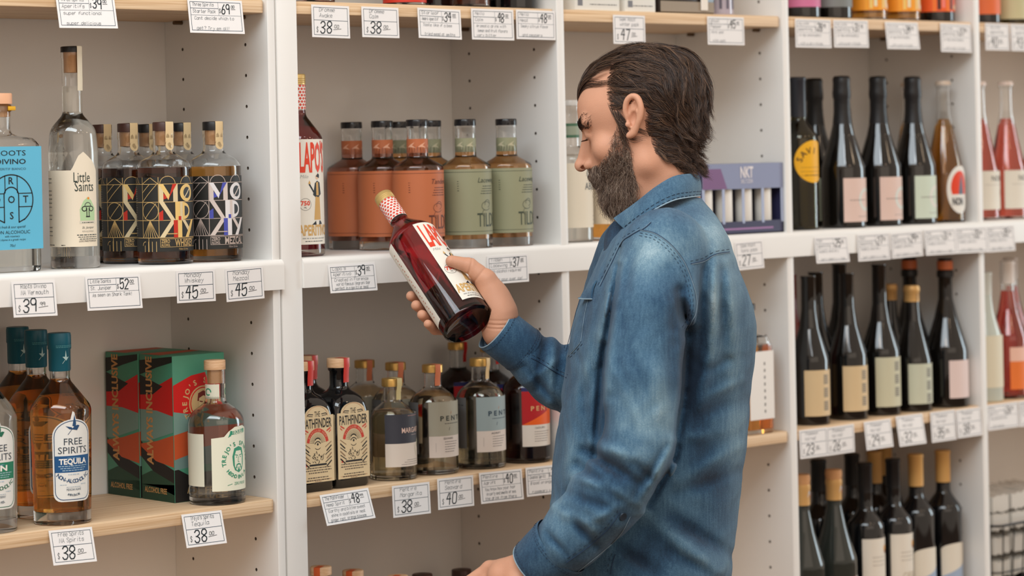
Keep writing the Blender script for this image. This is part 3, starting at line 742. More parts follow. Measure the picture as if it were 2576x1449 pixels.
# --- stout bottles with black art-deco labels ------------------------------------------------
def deco(liq, capm, ln, hi1, hi2, acc, word):
    b = thing('spirit_bottle', '', 'bottle'); r = .0435
    P = fillet([(0, .003), (.030, .0), (r, .0), (r, .158), (.0165, .174), (.0160, .196), (.0168, .198), (.0168, .2085)], {2: .012, 3: .018, 4: .01})
    glass_bottle(b, P, CLEAR, liq, .151, tb=.010, t=.0026)
    a = Art(); g = lambda d_: D(d_) * r
    t0, t1 = .0205, .1360
    a.rect(g(-158), t0, g(62), t1, (38, 38, 36), 0)
    rows = [(.0975, .1255), (.0690, .0975), (.0420, .0690)]; w = .0010
    for yy in (.1255, .0975, .0690, .0420): a.line([(g(-122), yy), (g(58), yy)], w, ln)
    for xx in (-122, -85, -47): a.line([(g(xx), .0420), (g(xx), t1)], w, ln)
    for k in range(4): a.line([(g(-122 + 9 * k), .1255), (g(-132 + 9 * k), t1)], w, ln)
    a.line([(g(-85), .1255), (g(-66), .1350)], w, ln); a.line([(g(-47), .1255), (g(-64), .1355)], w, ln); a.line([(g(-85), .0975), (g(-50), .1255)], w, ln); a.line([(g(-85), .112), (g(-66), .1255)], w, ln)
    ccx, ccy = g(-66), .0832; a.arc(ccx, ccy, .0138, 0, 360, w, ln, n=24); a.line([(ccx - .010, ccy - .012), (ccx + .010, ccy + .012)], w, ln)
    for k in range(7): a.line([(ccx, .0690), (ccx - .0135 + .0045 * k, .0420)], w, ln)
    for k in range(4): a.line([(g(-80 + 9 * k), t0), (g(-80 + 9 * k), .0360 if k else .030)], w, ln)
    a.arc(g(-78), .030, .006, 90, 180, w, ln); a.line([(g(-70), .042), (g(-70), t0)], w, ln)
    for sx, cxx in ((1, -28), (1, 16)): a.arc(g(cxx), .1255, .012, 0, 180, w, ln, n=14)
    for k in range(22): a.dashes(g(-120), g(-120) + random.uniform(.007, .012), .121 - .0036 * k, .0016, (150, 146, 138))
    # M O / N D / A Y letter blocks
    def P4(pts, c, l=2): a.poly([(g(x), y) for x, y in pts], c, l)
    yA, yB = rows[0]
    P4([(-46, yA), (-37, yA), (-37, yB), (-46, yB)], hi1); P4([(-46, yB), (-37, yB), (-23, yA + .010), (-27, yA + .003)], hi2, 3); P4([(-27, yA + .003), (-23, yA + .010), (-9, yB), (-18, yB)], acc, 4); P4([(-37, yA + .004), (-37, yA + .014), (-29, yA + .006)], acc, 3); P4([(-17, yA), (-7, yA), (-7, yB), (-17, yB - .001)], hi1, 2)
    a.disc(g(16), (yA + yB) / 2, .0136, hi2, 3, n=24); a.disc(g(17), (yA + yB) / 2, .0078, (44, 46, 48), 4, n=18, ry=.0088); a.line([(g(9), yA + .006), (g(27), yB - .006)], .0018, hi1, 5)
    yA, yB = rows[1]
    P4([(-46, yA), (-38, yA), (-38, yA + .016), (-46, yA + .012)], acc); P4([(-46, yB), (-36, yB), (-13, yA), (-22, yA)], hi1, 3); P4([(-13, yA), (-2, yA), (-2, yB), (-13, yB)], hi2); P4([(-2, yA), (6, yA), (6, yB), (-2, yB)], hi1, 3); P4([(-6, yA), (0, yA), (0, yA + .006), (-6, yA + .006)], acc, 4)
    zc_, hh_ = (yA + yB) / 2, (yB - yA) / 2; half = lambda r_, x_: [(x_, zc_ - r_)] + [(x_ + r_ * 1.15 * math.cos(D(-90 + 15 * k)), zc_ + r_ * math.sin(D(-90 + 15 * k))) for k in range(13)] + [(x_, zc_ + r_)]
    a.poly(half(hh_ * .96, g(4)), hi2, 4); a.poly(half(hh_ * .55, g(9)), (44, 46, 48), 5)
    yA, yB = rows[2]
    P4([(-46, yA), (-36, yA), (-12, yB), (-22, yB)], hi1); P4([(-17, yA), (-8, yA), (-8, yB), (-17, yB)], acc, 3); P4([(-8, yA), (2, yA), (2, yB), (-8, yB)], hi2, 2); P4([(2, yB), (10, yB), (26, yA + .012), (20, yA + .008)], hi1, 3); P4([(10, yA), (20, yA), (40, yB), (30, yB)], hi2, 4)
    a.line([(g(-30), yA + .006), (g(-10), yA + .006)], .0016, ln, 4)
    a.rect(g(-45), .0272, g(50), .0405, ln, 2); a.rect(g(-44), .0279, g(49), .0398, (38, 38, 36), 3)
    a.text('ZERO', g(-34), .0340, .0052, ln, w=.0130, bold=.02, layer=4); a.text('ALCOHOL', g(-34), .0287, .0042, ln, w=.0130, bold=.02, layer=4); a.text(word, g(10), .0285, .0108, ln, w=.038, bold=.02, layer=4)
    a.text('750ml 25.4oz', g(5), .0226, .0028, ln, w=.018)
    label_on(b, a, r)
    cap(b, .0166, .2088, .2225, capm); solid(b, 'stopper', [(0, .184), (.0128, .186), (.0132, .2086), (0, .2086)], CORK)
    strip(b, 4, .0168, .2225, .190, .0155, M('cream_seal', (224, 198, 152), .5), disc=(.186, .0080), neck=.0162)
    return b
LNG = (198, 164, 106)
pw = deco(WHISKEY, BROWNCAP, LNG, (222, 202, 160), (232, 196, 120), (196, 44, 26), 'WHISKEY')
put(pw, 417, .0500, 'dark brown bottle with a black and gold patterned label, front of its row', ZF, GRP)
put(pw, 328, .139, 'dark brown black-labelled bottle standing second in its row, behind the gold-labelled front one', ZF, GRP)
put(pw, 262, .226, 'dark brown black-labelled bottle at the back, just right of the tall clear bottle', ZF, GRP)
pm = deco(AMBER, BLACKCAP, (190, 172, 162), (212, 198, 190), (226, 222, 222), (72, 80, 172), 'MEZCAL')
put(pm, 542, .0500, 'amber bottle with a black, silver and blue patterned label, front right', ZF, GRP)
put(pm, 462, .139, 'black-capped amber bottle second in its row, mostly hidden', ZF, GRP)
put(pm, 373, .228, 'black-capped amber bottle at the very back, only its cap showing', ZF, GRP)

# --- arched-label bottles -------------------------------------------------------------------
def arched(liq, band, c1, word, sub):
    b = thing('spirit_bottle', '', 'bottle')
    P = fillet([(0, .004), (.036, .0), (.0430, .0), (.0463, .176), (.0150, .216), (.0152, .228), (.0165, .240), (.0165, .262)], {2: .003, 3: .022, 4: .012})
    glass_bottle(b, P, CLEAR, liq, .219, tb=.020, t=.0030)
    rad = lambda t: .046 if t is None else .0430 + .0033 * t / .176
    a = Art(); r = .046; W_ = .0325; zb, zs_ = .036, .134
    def arch(w_, zb_, zt_, n=14): 
        q = [(-w_ + .012, zb_), (w_ - .012, zb_)] + [(w_ - .012 + .012 * math.sin(D(90 * k / 4)), zb_ + .012 - .012 * math.cos(D(90 * k / 4))) for k in range(1, 5)]
        q += [(w_ * math.cos(PI * k / n), zt_ + w_ * .80 * math.sin(PI * k / n)) for k in range(n + 1)]
        return q + [(-w_ + .012 - .012 * math.sin(D(90 * k / 4)), zb_ + .012 - .012 * math.cos(D(90 * k / 4))) for k in range(4, 0, -1)]
    WH = (233, 234, 230); xo = D(-9) * r
    sh = lambda q: [(x + xo, y) for x, y in q]
    a.poly(sh(arch(W_, zb, zs_)), WH, 0); a.poly([(xo - .005, .158), (xo + .005, .158), (xo + .002, .170), (xo - .001, .172)], WH, 0)
    a.line(sh(arch(W_ - .003, zb + .003, zs_) + [arch(W_ - .003, zb + .003, zs_)[0]]), .0011, c1)
    # flying bird
    bx, by = xo, .146
    a.poly([(bx - .012, by + .004), (bx - .006, by - .001), (bx + .001, by - .002), (bx - .003, by + .002)], c1, 2); a.poly([(bx + .002, by + .021), (bx - .0015, by + .004), (bx + .004, by + .001), (bx + .0045, by + .008)], c1, 2)
    a.poly([(bx - .003, by - .001), (bx + .006, by - .003), (bx + .0105, by + .004), (bx + .0065, by + .005), (bx + .002, by + .003)], c1, 3); a.line([(bx - .002, by - .001), (bx - .0085, by - .009)], .0008, c1)
    a.text('FREE', xo, .1215, .0100, (60, 72, 84), w=.030); a.text('SPIRITS', xo, .1085, .0100, (60, 72, 84), w=.048)
    a.rect(xo - W_ + .0032, .0800, xo + W_ - .0032, .1050, band, 1)
    a.dashes(xo - .010, xo + .010, .1010, .0022, (120, 160, 190)); a.text(word, xo, .0925, .0080, (244, 242, 236), w=.046 if len(word) > 4 else .030, bold=.035)
    for k in range(3): a.dashes(xo - .024 + .003 * k, xo + .024 - .003 * k, .0888 - .0032 * k, .0022, (170, 196, 210))
    a.dashes(xo - .009, xo + .009, .0760, .003, (180, 200, 216)); a.arctext('NON-ALCOHOLIC', xo, .104, .0400, 270, 86, .0056, c1, bold=.02, inward=True)
    for sx in (-1, 1): a.dashes(xo + sx * .017 - .005, xo + sx * .017 + .005, .061, .002, (170, 190, 204))
    a.dashes(xo - .012, xo + .012, .0575, .0014, (150, 170, 186)); a.text(sub[0], xo, .0525, .0034, (50, 78, 100), w=.024); a.arctext(sub[1], xo, .075, .031, 270, 40, .0034, (50, 78, 100), inward=True)
    a.build('label', cyl_map(rad), b, ds=r * D(9), dt=.03)
    solid(b, 'capsule', [(0, .230), (.0158, .230), (.0166, .232), (.0168, .262), (.0180, .264), (.0180, .2835), (.0172, .2875), (.015, .2880), (0, .2872)], TEALCAP)
    q = Art(); q.poly([(-.005, .252), (.001, .246), (.006, .252), (.002, .251), (.0005, .262), (-.001, .252)], (176, 206, 204), 0); q.line([(-.001, .247), (-.005, .242)], .0007, (176, 206, 204), 0)
    for k in (0, 1): q.dashes(-.014, .014, .2662 + k * .0022, .0014, (90, 160, 165), 0)
    q.build('capsule_print', cyl_map(lambda t: .0165 if t is None else (.0168 if t < .264 else .0181)), b, ds=.004)
    return b
pt = arched(AMBER, (24, 84, 136), (34, 76, 118), 'TEQUILA', ('MEXICAN AGAVE', 'AMERICAN OAK'))
put(pt, 158, .0520, 'amber bottle with an arched white label and blue band, front of its row', ZL, GRP)
pg = arched(WATER, (38, 128, 96), (36, 110, 84), 'GIN', ('JUNIPER BERRY', 'CITRUS PEEL'))
put(pg, -30, .0615, 'clear bottle with an arched white label and green band, cut by the left edge', ZL, GRP)
put(pt, 99, .1400, 'amber teal-capped bottle second in its row behind the blue-banded one', ZL, GRP)
put(pt, 53, .2360, 'amber teal-capped bottle third in its row, at the left picture edge', ZL, GRP)

# --- clear bottle with green portrait label ---------------------------------------------------
b = thing('spirit_bottle', '', 'bottle'); r = .0447
P = fillet([(0, .004), (.036, .0), (r, .0), (r, .140), (.0170, .160), (.0158, .172), (.0158, .2115)], {2: .004, 3: .025, 4: .008})
glass_bottle(b, P, CLEAR, WATER, .156, tb=.012, t=.003)
a = Art(); g = lambda d_: D(d_) * r; GL = (236, 236, 214); GR = (56, 150, 116); cxx = g(14)
a.poly([(g(-46), .0225), (g(58), .0225), (g(58), .108), (g(50), .118), (g(30), .1235), (g(5), .1225), (g(-10), .116), (g(-20), .108), (g(-46), .106)], GL, 0)
a.rect(g(-130), .030, g(-62), .113, (226, 226, 208), 0)
a.arctext("TREJO'S SPIRITS", cxx, .0690, .0245, 95, 205, .0064, GR, bold=.03); a.arctext('HECHO EN L.A.', cxx, .0690, .0285, 270, 110, .0056, GR, bold=.03, inward=True)
a.poly([(cxx - .017, .110), (cxx + .017, .112), (cxx + .018, .1185), (cxx - .016, .1165)], GR, 1); a.text('TEQUILA', cxx, .1115, .0058, GL, w=.026, bold=.03); a.poly([(cxx - .020, .106), (cxx - .014, .109), (cxx - .016, .114)], GR, 1)
# moustached head emblem
a.poly([(cxx - .0115, .062), (cxx - .0128, .076), (cxx - .009, .0885), (cxx, .0915), (cxx + .009, .0885), (cxx + .0125, .076), (cxx + .0115, .062), (cxx + .008, .054), (cxx, .050), (cxx - .008, .054)], GR, 1)
a.poly([(cxx - .0085, .060), (cxx - .0090, .076), (cxx - .0055, .0845), (cxx + .0055, .0845), (cxx + .0090, .076), (cxx + .0085, .060), (cxx + .004, .0535), (cxx - .004, .0535)], GL, 2)
for sx in (-1, 1): a.line([(cxx + sx * .002, .0770), (cxx + sx * .0070, .0782)], .0014, GR, 3); a.disc(cxx + sx * .0045, .0745, .0011, GR, 3, n=8); a.line([(cxx, .0635), (cxx + sx * .004, .0625), (cxx + sx * .0055, .0575)], .0021, GR, 3)
a.line([(cxx, .075), (cxx - .0015, .067), (cxx + .0015, .0665)], .0008, GR, 3); a.line([(cxx - .003, .058), (cxx + .003, .058)], .001, GR, 3); a.rect(cxx - .0022, .0535, cxx + .0022, .0565, GR, 3)
a.text('ZERO PROOF', cxx + .003, .031, .0045, GR, w=.026); a.line([(cxx - .022, .031), (cxx - .014, .033)], .0008, GR)
label_on(b, a, r)
q = Art(); q.rect(D(-118) * .0158, .166, D(-12) * .0158, .189, (226, 226, 206), 0); q.rect(D(24) * .0158, .166, D(110) * .0158, .189, (226, 226, 206), 0); q.arc(D(-80) * .0158, .177, .005, 0, 300, .002, GR); q.arc(D(50) * .0158, .177, .005, 30, 300, .002, GR)
q.build('neck_label', cyl_map(.0158), b, ds=.004)
cap(b, .0172, .2118, .2268, WOODCAP); solid(b, 'stopper', [(0, .190), (.0122, .190), (.0126, .2118), (0, .2118)], CORK)
put(b, 547, .0470, 'clear wood-stoppered bottle with a pale green portrait label beside the boxes', ZL, GRP)

# --- gift boxes ---------------------------------------------------------------------------------
TL_, SAGE, REDC, RUST, BLKC = (76, 148, 120), (124, 156, 146), (212, 28, 24), (198, 84, 42), (32, 28, 26)
def gift_box(label, px, Y, rz):
    w_f, w_s, h = .1020, .0920, .234; hx, hy = w_f / 2, w_s / 2
    root = thing('gift_box', label, 'box')
    mb = MB(); mb.bbox(-hx, -hy, 0, hx, hy, h, .0012, 2); mb.build('carton', C(TL_, .5), root, smooth=30)
    def face(name, u, n, front):
        a = Art(); k = .0006; w = w_f if front else w_s; hw = w / 2
        X = lambda f: -hw + k + f * (w - 2 * k)
        Y_ = lambda f: k + f * (h - 2 * k)
        def poly(pts, c, l=1): a.poly([(X(x), Y_(y)) for x, y in pts], c, l)
        if front:
            poly([(0, .24), (.3, .17), (1, .22), (1, 0), (0, 0)], BLKC); poly([(0, .22), (1, .26), (1, .42), (0, .34)], (112, 140, 136), 2); poly([(0, .29), (.5, .34), (1, .40), (1, .60), (0, .54)], RUST, 3); poly([(0, .46), (0, .63), (1, .60), (1, .50), (.5, .50)], SAGE, 4)
            poly([(0, .62), (0, .80), (.35, .86), (1, .90), (1, .60), (.5, .58)], REDC, 5); cx_, cy0 = X(.58), Y_(.665); CR = (212, 176, 122)
            a.arctext("TREJO'S SPIRITS", cx_, cy0, .0325, 100, 235, .0085, CR, bold=.03, layer=7); a.arc(cx_, cy0, .027, 0, 360, .0022, CR, 6, n=30); a.arctext('HECHO EN LA', cx_, cy0, .039, 270, 120, .008, CR, bold=.03, layer=7, inward=True)
            a.disc(cx_, cy0, .024, CR, 6, n=24); a.poly([(cx_ - .012, cy0 + .004), (cx_ - .010, cy0 + .016), (cx_, cy0 + .020), (cx_ + .011, cy0 + .015), (cx_ + .012, cy0)], (120, 40, 26), 7); a.poly([(cx_ - .0085, cy0 - .012), (cx_ - .0085, cy0 + .008), (cx_, cy0 + .012), (cx_ + .0085, cy0 + .008), (cx_ + .0085, cy0 - .012), (cx_, cy0 - .017)], (226, 196, 142), 8)
            for sx in (-1, 1): a.line([(cx_ + sx * .002, cy0 + .002), (cx_ + sx * .007, cy0 + .003)], .0018, (120, 40, 26), 9); a.line([(cx_, cy0 - .006), (cx_ + sx * .006, cy0 - .011)], .0024, (120, 40, 26), 9)
            a.text('ALCOHOL FREE', X(.56), Y_(.055), .010, (222, 184, 126), w=.066, bold=.03, layer=8)
        else:
            poly([(0, 0), (1, 0), (1, .12), (0, .10)], (30, 64, 46)); poly([(0, .10), (.5, .09), (1, .05), (1, .22), (.3, .20), (0, .16)], (36, 70, 50), 1); poly([(0, .29), (.35, .20), (1, .13), (1, .22), (.4, .29), (0, .40)], BLKC, 2); poly([(0, .36), (.45, .27), (1, .24), (1, .46), (.5, .41), (0, .38)], RUST, 3)
            poly([(0, .40), (.2, .40), (1, .48), (1, .60), (.4, .64), (0, .62)], SAGE, 4); poly([(0, .62), (.5, .62), (1, .59), (1, .86), (.6, .80), (0, .72)], REDC, 5); poly([(0, .72), (.4, .73), (.7, .79), (.3, .83), (0, .86)], BLKC, 6); poly([(0, .86), (.55, .92), (1, .96), (1, 1), (0, .96)], (28, 30, 26), 6)
            a.text('ALWAYS INCLUSIVE', X(.46), Y_(.615), .0165, (206, 152, 92), w=.174, bold=.035, layer=8, rot=PI / 2)
            a.text('ALCOHOL FREE', X(.52), Y_(.05), .0085, (196, 150, 92), w=.062, bold=.02, layer=8)
        for it in range(len(a.items)):
            v, f, mi, l = a.items[it]
            if not front and l == 8 and len(v) > 40 : a.items[it] = ([(x - .0079, y) for x, y in v], f, mi, l)
        a.build(name, flat_map(n[0] * hx, n[1] * hy, 0, u, (0, 0, 1), n, .00006), root, smooth=None)
    face('front_print', (1, 0, 0), (0, -1, 0), True); face('side_print', (0, -1, 0), (-1, 0, 0), False)
    a = Art(); a.poly([(-.050, -.01), (.050, .02), (.050, .045), (-.050, .045)], RUST, 0); a.build('top_print', flat_map(0, 0, h + .0001, (1, 0, 0), (0, 1, 0), (0, 0, 1)), root, smooth=None)
    X = x_at(px, Y - hy, ZL + .01) + hx; root.location = (X, Y, ZL + .0002); root.rotation_euler = (0, 0, rz); root['group'] = 'patterned gift boxes'; return root
gift_box('green, red and rust patterned gift box, the front one beside the clear bottle', 440, .1380, 0)
gift_box('green, red and rust patterned gift box standing behind its twin, only its side in view', 352, .2335, D(0.6))

# --- red aperitif bottles (one on the shelf, one in the hand) -------------------------------------
def aperitif(rootname='spirit_bottle'):
    b = thing(rootname, '', 'bottle'); r = .0425
    P = fillet([(0, .010), (.030, .003), (.038, .0), (r, .003), (r, .196), (.0150, .232), (.0146, .288), (.0152, .290), (.0152, .2935)], {3: .004, 4: .030, 5: .02})
    glass_bottle(b, P, CLEAR, ROSSO, .240, tb=.012, t=.0026, seg=48)
    a = Art(); g = lambda d_: D(d_) * r; W_ = (231, 226, 214); RD = (222, 66, 38); GO = (206, 164, 98); NV = (40, 46, 52)
    a.rect(g(-40), .020, g(42), .192, W_, 0); a.rect(g(-159), .020, g(-107), .192, W_, 0)
    a.text("LAPO'S", g(1), .1395, .046, RD, w=.052, bold=.03); a.text('Milo', g(-24), .1285, .0055, (170, 172, 168), shear=.3)
    mx = g(9)                                            # striding gentleman figure
    a.disc(mx, .1300, .0034, (224, 190, 160), 2, ry=.0042); a.poly([(mx - .003, .131), (mx + .002, .1362), (mx + .005, .1335), (mx + .0045, .128)], NV, 3)
    a.poly([(mx - .009, .101), (mx - .005, .120), (mx, .124), (mx + .006, .121), (mx + .009, .102), (mx + .003, .097), (mx - .004, .097)], NV, 2); a.poly([(mx - .0025, .100), (mx - .0025, .121), (mx + .002, .122), (mx + .003, .100)], GO, 3)
    a.line([(mx - .008, .106), (mx - .0155, .118)], .0026, NV); a.poly([(mx - .018, .119), (mx - .013, .119), (mx - .0155, .125)], GO, 3)
    a.poly([(mx - .0075, .060), (mx + .0075, .060), (mx + .0055, .098), (mx - .004, .098)], GO, 2); a.poly([(mx - .012, .052), (mx - .003, .052), (mx - .004, .0585), (mx - .007, .056)], NV, 2); a.poly([(mx + .003, .052), (mx + .011, .053), (mx + .007, .0585), (mx + .004, .0585)], NV, 2)
    a.arc(g(-22), .0855, .0098, 0, 360, .0006, (120, 120, 116), n=20); a.text('750', g(-22), .0840, .0070, RD, w=.0155, bold=.03); a.text('ML', g(-22), .0790, .0026, NV)
    a.text('APERITIVO', g(2), .0350, .0165, GO, w=.060, bold=.03); a.dashes(g(-30), g(34), .0290, .0032, (160, 160, 156)); a.dashes(g(-24), g(26), .0245, .0020, NV)
    for k in range(24): a.disc(g(-124) + .0022 * (k % 2), .036 + .006 * k, .0016, (196, 120, 90), 1, n=6)
    label_on(b, a, r)
    q = Art(); q.rect(-PI * .0150, .2415, PI * .0150, .282, (236, 232, 226), 0)
    for i in range(8):
        for j in range(15):
            x, y = -PI * .0150 + .0942 * (j + .5) / 15, .2440 + .0052 * i
            x += .0031 if i % 2 else 0
            if x > PI * .0148: x -= .0942
            q.poly([(x - .0029, y), (x, y - .0026), (x + .0029, y), (x, y + .0026)], (210, 70, 48), 1)
    q.build('neck_sleeve', cyl_map(.0153), b, ds=.0045)
    cap(b, .0158, .2825, .3000, M('gold_screw_cap', (212, 180, 116), .38, metal=.45), bev=.002)
    mb = MB()
    for k in range(3): mb.lathe([(.0158, .2855 + .003 * k), (.0162, .2862 + .003 * k), (.0158, .287 + .003 * k)], 28)
    mb.build('cap_ridge', M('gold_screw_cap', (0, 0, 0)), b)
    return b
ap = aperitif()
put(ap, 753, .066, 'red aperitif bottle with a checkered neck, standing by the double post', ZF, GRP)

# --- square-shouldered bottles with orange or green labels -----------------------------------------
def cocktail(lab, lab2, liq, c2, txt2):
    b = thing('spirit_bottle', '', 'bottle'); r = .0440
    P = fillet([(0, .004), (.038, .0), (r, .0), (r, .1435), (.0185, .158), (.0178, .206), (.0186, .208), (.0186, .2115)], {2: .004, 3: .008, 4: .006})
    glass_bottle(b, P, CLEAR, liq, .170, tb=.016, t=.003)
    a = Art(); g = lambda d_: D(d_) * r; DK = c2
    a.rect(g(-168), .0235, g(78), .1365, lab, 0); a.line([(g(-166), .1315), (g(74), .1315)], .0006, DK); a.line([(g(-166), .0290), (g(74), .0290)], .0006, DK)
    a.text('TILDEN', g(24), .0370, .0235, DK, w=.064, sx=1); a.text(txt2, g(14), .1130, .0085, DK, shear=.3)
    for k in range(4): a.dashes(g(-2 - 2 * k), g(34), .1060 - .0042 * k, .0022, DK)
    a.arc(g(8), .0725, .0105, 20, 330, .0008, DK, n=18, ry=.0075); a.arc(g(12), .0765, .0065, -80, 200, .0008, DK, n=14); a.arc(g(4), .0600, .006, 100, 260, .0007, DK)
    for k in range(5): a.dashes(g(-62), g(-58), .115 - .004 * k, .002, DK)
    label_on(b, a, r)
    q = Art(); rn = .0180; q.rect(-PI * rn, .166, PI * rn, .190, lab, 0)
    for k in range(6): q.poly([(-.05 + .019 * k, .176), (-.045 + .019 * k, .180), (-.036 + .019 * k, .1845), (-.041 + .019 * k, .179), (-.034 + .019 * k, .1745), (-.043 + .019 * k, .176)], lab2, 1)
    q.build('neck_label', cyl_map(rn), b, ds=.005)
    cap(b, .0190, .2117, .2230, M('black_gloss_cap', (20, 20, 24), .18)); return b
po = cocktail((190, 108, 68), (226, 170, 140), COPPER, (96, 48, 36), 'Tandem')
put(po, 1055, .0480, 'orange-labelled black-capped bottle behind the held bottle, front of its row', ZF, GRP)
put(po, 967, .1380, 'orange-labelled black-capped bottle in the middle of its row', ZF, GRP)
put(po, 890, .2285, 'orange-labelled black-capped bottle at the back left of its row', ZF, GRP)
pn = cocktail((148, 148, 118), (188, 180, 150), HONEY, (60, 70, 56), 'Lacewing')
put(pn, 1176, .0480, 'sage-green-labelled black-capped bottle, the front one on the left', ZF, GRP)
put(pn, 1279, .0470, 'sage-green-labelled black-capped bottle nearest the divider', ZF, GRP)
put(pn, 1089, .1380, 'sage-green-labelled bottle half hidden, second in its row', ZF, GRP)
put(pn, 1007, .2285, 'sage-green-labelled bottle farthest back, only its neck showing', ZF, GRP)

# --- black square bottles with cream arched labels ----------------------------------------------------
def square_black():
    b = thing('spirit_bottle', '', 'bottle'); h = .0360
    R_ = lambda s_, rad: rounded_rect(s_, s_, rad)
    mix = lambda A, B, t: [(p[0] * (1 - t) + q_[0] * t, p[1] * (1 - t) + q_[1] * t) for p, q_ in zip(A, B)]
    ci = circle_like(.0150)
    rings = [(R_(h - .003, .010), 0), (R_(h, .011), .004), (R_(h, .011), .126), (R_(h * .97, .014), .137), (R_(h * .88, .018), .147), (mix(R_(h * .74, .02), circle_like(h * .72), .5), .1545), (mix(R_(h * .56, .015), circle_like(h * .56), .85), .1585), (circle_like(.0172), .162), (ci, .167), (ci, .190), (circle_like(.0175), .1925), (circle_like(.0175), .1965)]
    mb = MB(); loft(mb, rings); mb.build('glass', BLACKG, b, smooth=45)
    cap(b, .0192, .1967, .2120, WOODCAP)
    a = Art(); KX = .885; CR = (226, 202, 160); K = (34, 32, 34); RD = (206, 66, 50); m = .0335
    n = 12; top = [(.026 * math.cos(PI * k / n), .124 + .0165 * math.sin(PI * k / n)) for k in range(n + 1)]
    a.poly([(-m, .0155), (m, .0155), (m, .124)] + top + [(-m, .124)], CR, 0)
    a.line([(-m + .002, .0195), (m - .002, .0195)], .0006, (190, 120, 80)); a.line([(x * .93, y - .001) for x, y in top], .0006, (190, 120, 80))
    a.text('THE', 0, .1225, .0088, K, w=.013); a.text('PATHFINDER', 0, .1045, .0150, K, w=.066, bold=.012)
    for sx in (-1, 1): a.line([(sx * .010, .1265), (sx * .020, .1275), (sx * .023, .1250)], .0014, K); a.line([(sx * .011, .1235), (sx * .021, .1245)], .0010, K); a.line([(sx * .022, .0985), (sx * .030, .1025)], .0022, RD); a.line([(sx * .027, .0960), (sx * .031, .099)], .0016, RD)
    a.arc(0, .078, .0225, 12, 168, .0062, RD, n=20); a.arctext('DISTILLED HEMP', 0, .078, .0208, 90, 130, .0030, CR, layer=4)
    for k in range(19):
        an = D(10 + 160 * k / 18); a.line([(.0085 * math.cos(an), .078 + .0085 * math.sin(an)), (.018 * math.cos(an), .078 + .018 * math.sin(an))], .0005, K)
    a.arc(0, .0745, .0075, 30, 150, .0016, K); a.arc(0, .0775, .0085, 225, 315, .0010, K); a.disc(0, .0775, .0020, K, 3, n=10); a.arc(0, .0800, .0075, 40, 140, .0018, K)
    for sx in (-1, 1):
        for k in range(6): a.line([(sx * (.018 + .003 * (k % 2)), .072 - .0062 * k), (sx * .0315, .080 - .0062 * k)], .0022 if k % 2 else .0014, K if k % 3 else (150, 120, 90))
    for k in range(26):
        x = random.uniform(-.014, .014); y = random.uniform(.046, .0665 - abs(x) * .7); a.line([(x, y), (x + random.uniform(-.004, .004), y + random.uniform(.001, .004))], .0011, K)
    a.rect(-.020, .0425, .020, .0455, K, 2); a.poly([(-.030, .0425), (-.026, .0425), (-.028, .049)], RD, 2)
    for k, ww in enumerate((.030, .031, .022, 0, .024, .027)):
        if ww: a.dashes(-ww, ww, .0385 - .0040 * k, .0027, (80, 66, 58))
    a.dashes(-.008, .008, .0165 - .0, .0018, (150, 110, 80))
    a.items = [([(x * (KX if l else 1), y) for x, y in v], f, mi, l) for v, f, mi, l in a.items]
    a.build('label', flat_map(0, -h - .0003, 0, (1, 0, 0), (0, 0, 1), (0, -1, 0)), b, smooth=None)
    q = Art(); q.rect(-.0335, .0155, .0335, .122, CR, 0); q.build('side_label', flat_map(-h - .0003, 0, 0, (0, -1, 0), (0, 0, 1), (-1, 0, 0)), b, smooth=None)
    strip(b, 8, .0194, .2120, .172, .013, M('red_seal', (206, 60, 52), .3), neck=.0178)
    return b
ps = square_black()
put(ps, 857, .0560, 'black square bottle with a cream arched label, front, right one', ZL, GRP)
put(ps, 767, .0520, 'black square bottle with a cream arched label, against the double post', ZL, GRP)
put(ps, 778, .1450, 'black square bottle behind the two cream-labelled ones, only its shoulder showing', ZL, GRP)

# --- small apothecary bottles ----------------------------------------------------------------------------
def apoth(r, hb, H, liq, gl, art, sealc, lvl, sangle=-8):
    b = thing('spirit_bottle', '', 'bottle')
    P = fillet([(0, .003), (r * .75, .0), (r, .0), (r, hb), (.0155, hb + .020), (.0150, H - .015), (.0156, H - .0145), (.0156, H - .012)], {2: .008, 3: .028, 4: .008})
    glass_bottle(b, P, gl, liq, lvl, tb=.009, t=.0026)
    a = Art(); art(a, r); label_on(b, a, r)
    cap(b, .0180, H - .0135, H, GOLD, bev=.0016)
    strip(b, sangle, .0182, H, H - .036, .011, C(sealc, .5), neck=.0156); return b
def art_pentire(c1, c2, word):
    def f(a, r):
        g = lambda d_: D(d_) * r
        a.rect(g(-52), .0300, g(92), .1250, (226, 214, 204), 0); a.rect(g(-52), .0665, g(92), .1250, c1, 1)
        a.text('P E N T I R E', g(26), .0925, .0080, c2, w=.074, bold=.025); a.dashes(g(-14), g(36), .0870, .0018, c2)
        a.line([(g(4), .1040), (g(6), .1080)], .0008, (196, 130, 90)); a.line([(g(-2), .076), (g(0), .081)], .0007, c2)
        a.text(word, g(-4), .0605, .0034, (90, 84, 84), w=.020)
        for k in range(5): a.dashes(g(-14), g(26 - 3 * k), .0560 - .0042 * k, .0018, (130, 122, 120))
        a.poly([(g(40), .061), (g(48), .050), (g(53), .042), (g(47), .047)], (70, 88, 104), 2); a.poly([(g(52), .058), (g(58), .068), (g(60), .060)], (70, 88, 104), 2); a.line([(g(-36), .040), (g(-36), .055)], .0006, (180, 170, 164))
        a.rect(g(-128), .036, g(-78), .124, (112, 112, 112), 0)
        for k in range(3): a.dashes(g(-118 + 12 * k), g(-110 + 12 * k), .11, .003, (70, 70, 70))
    return f
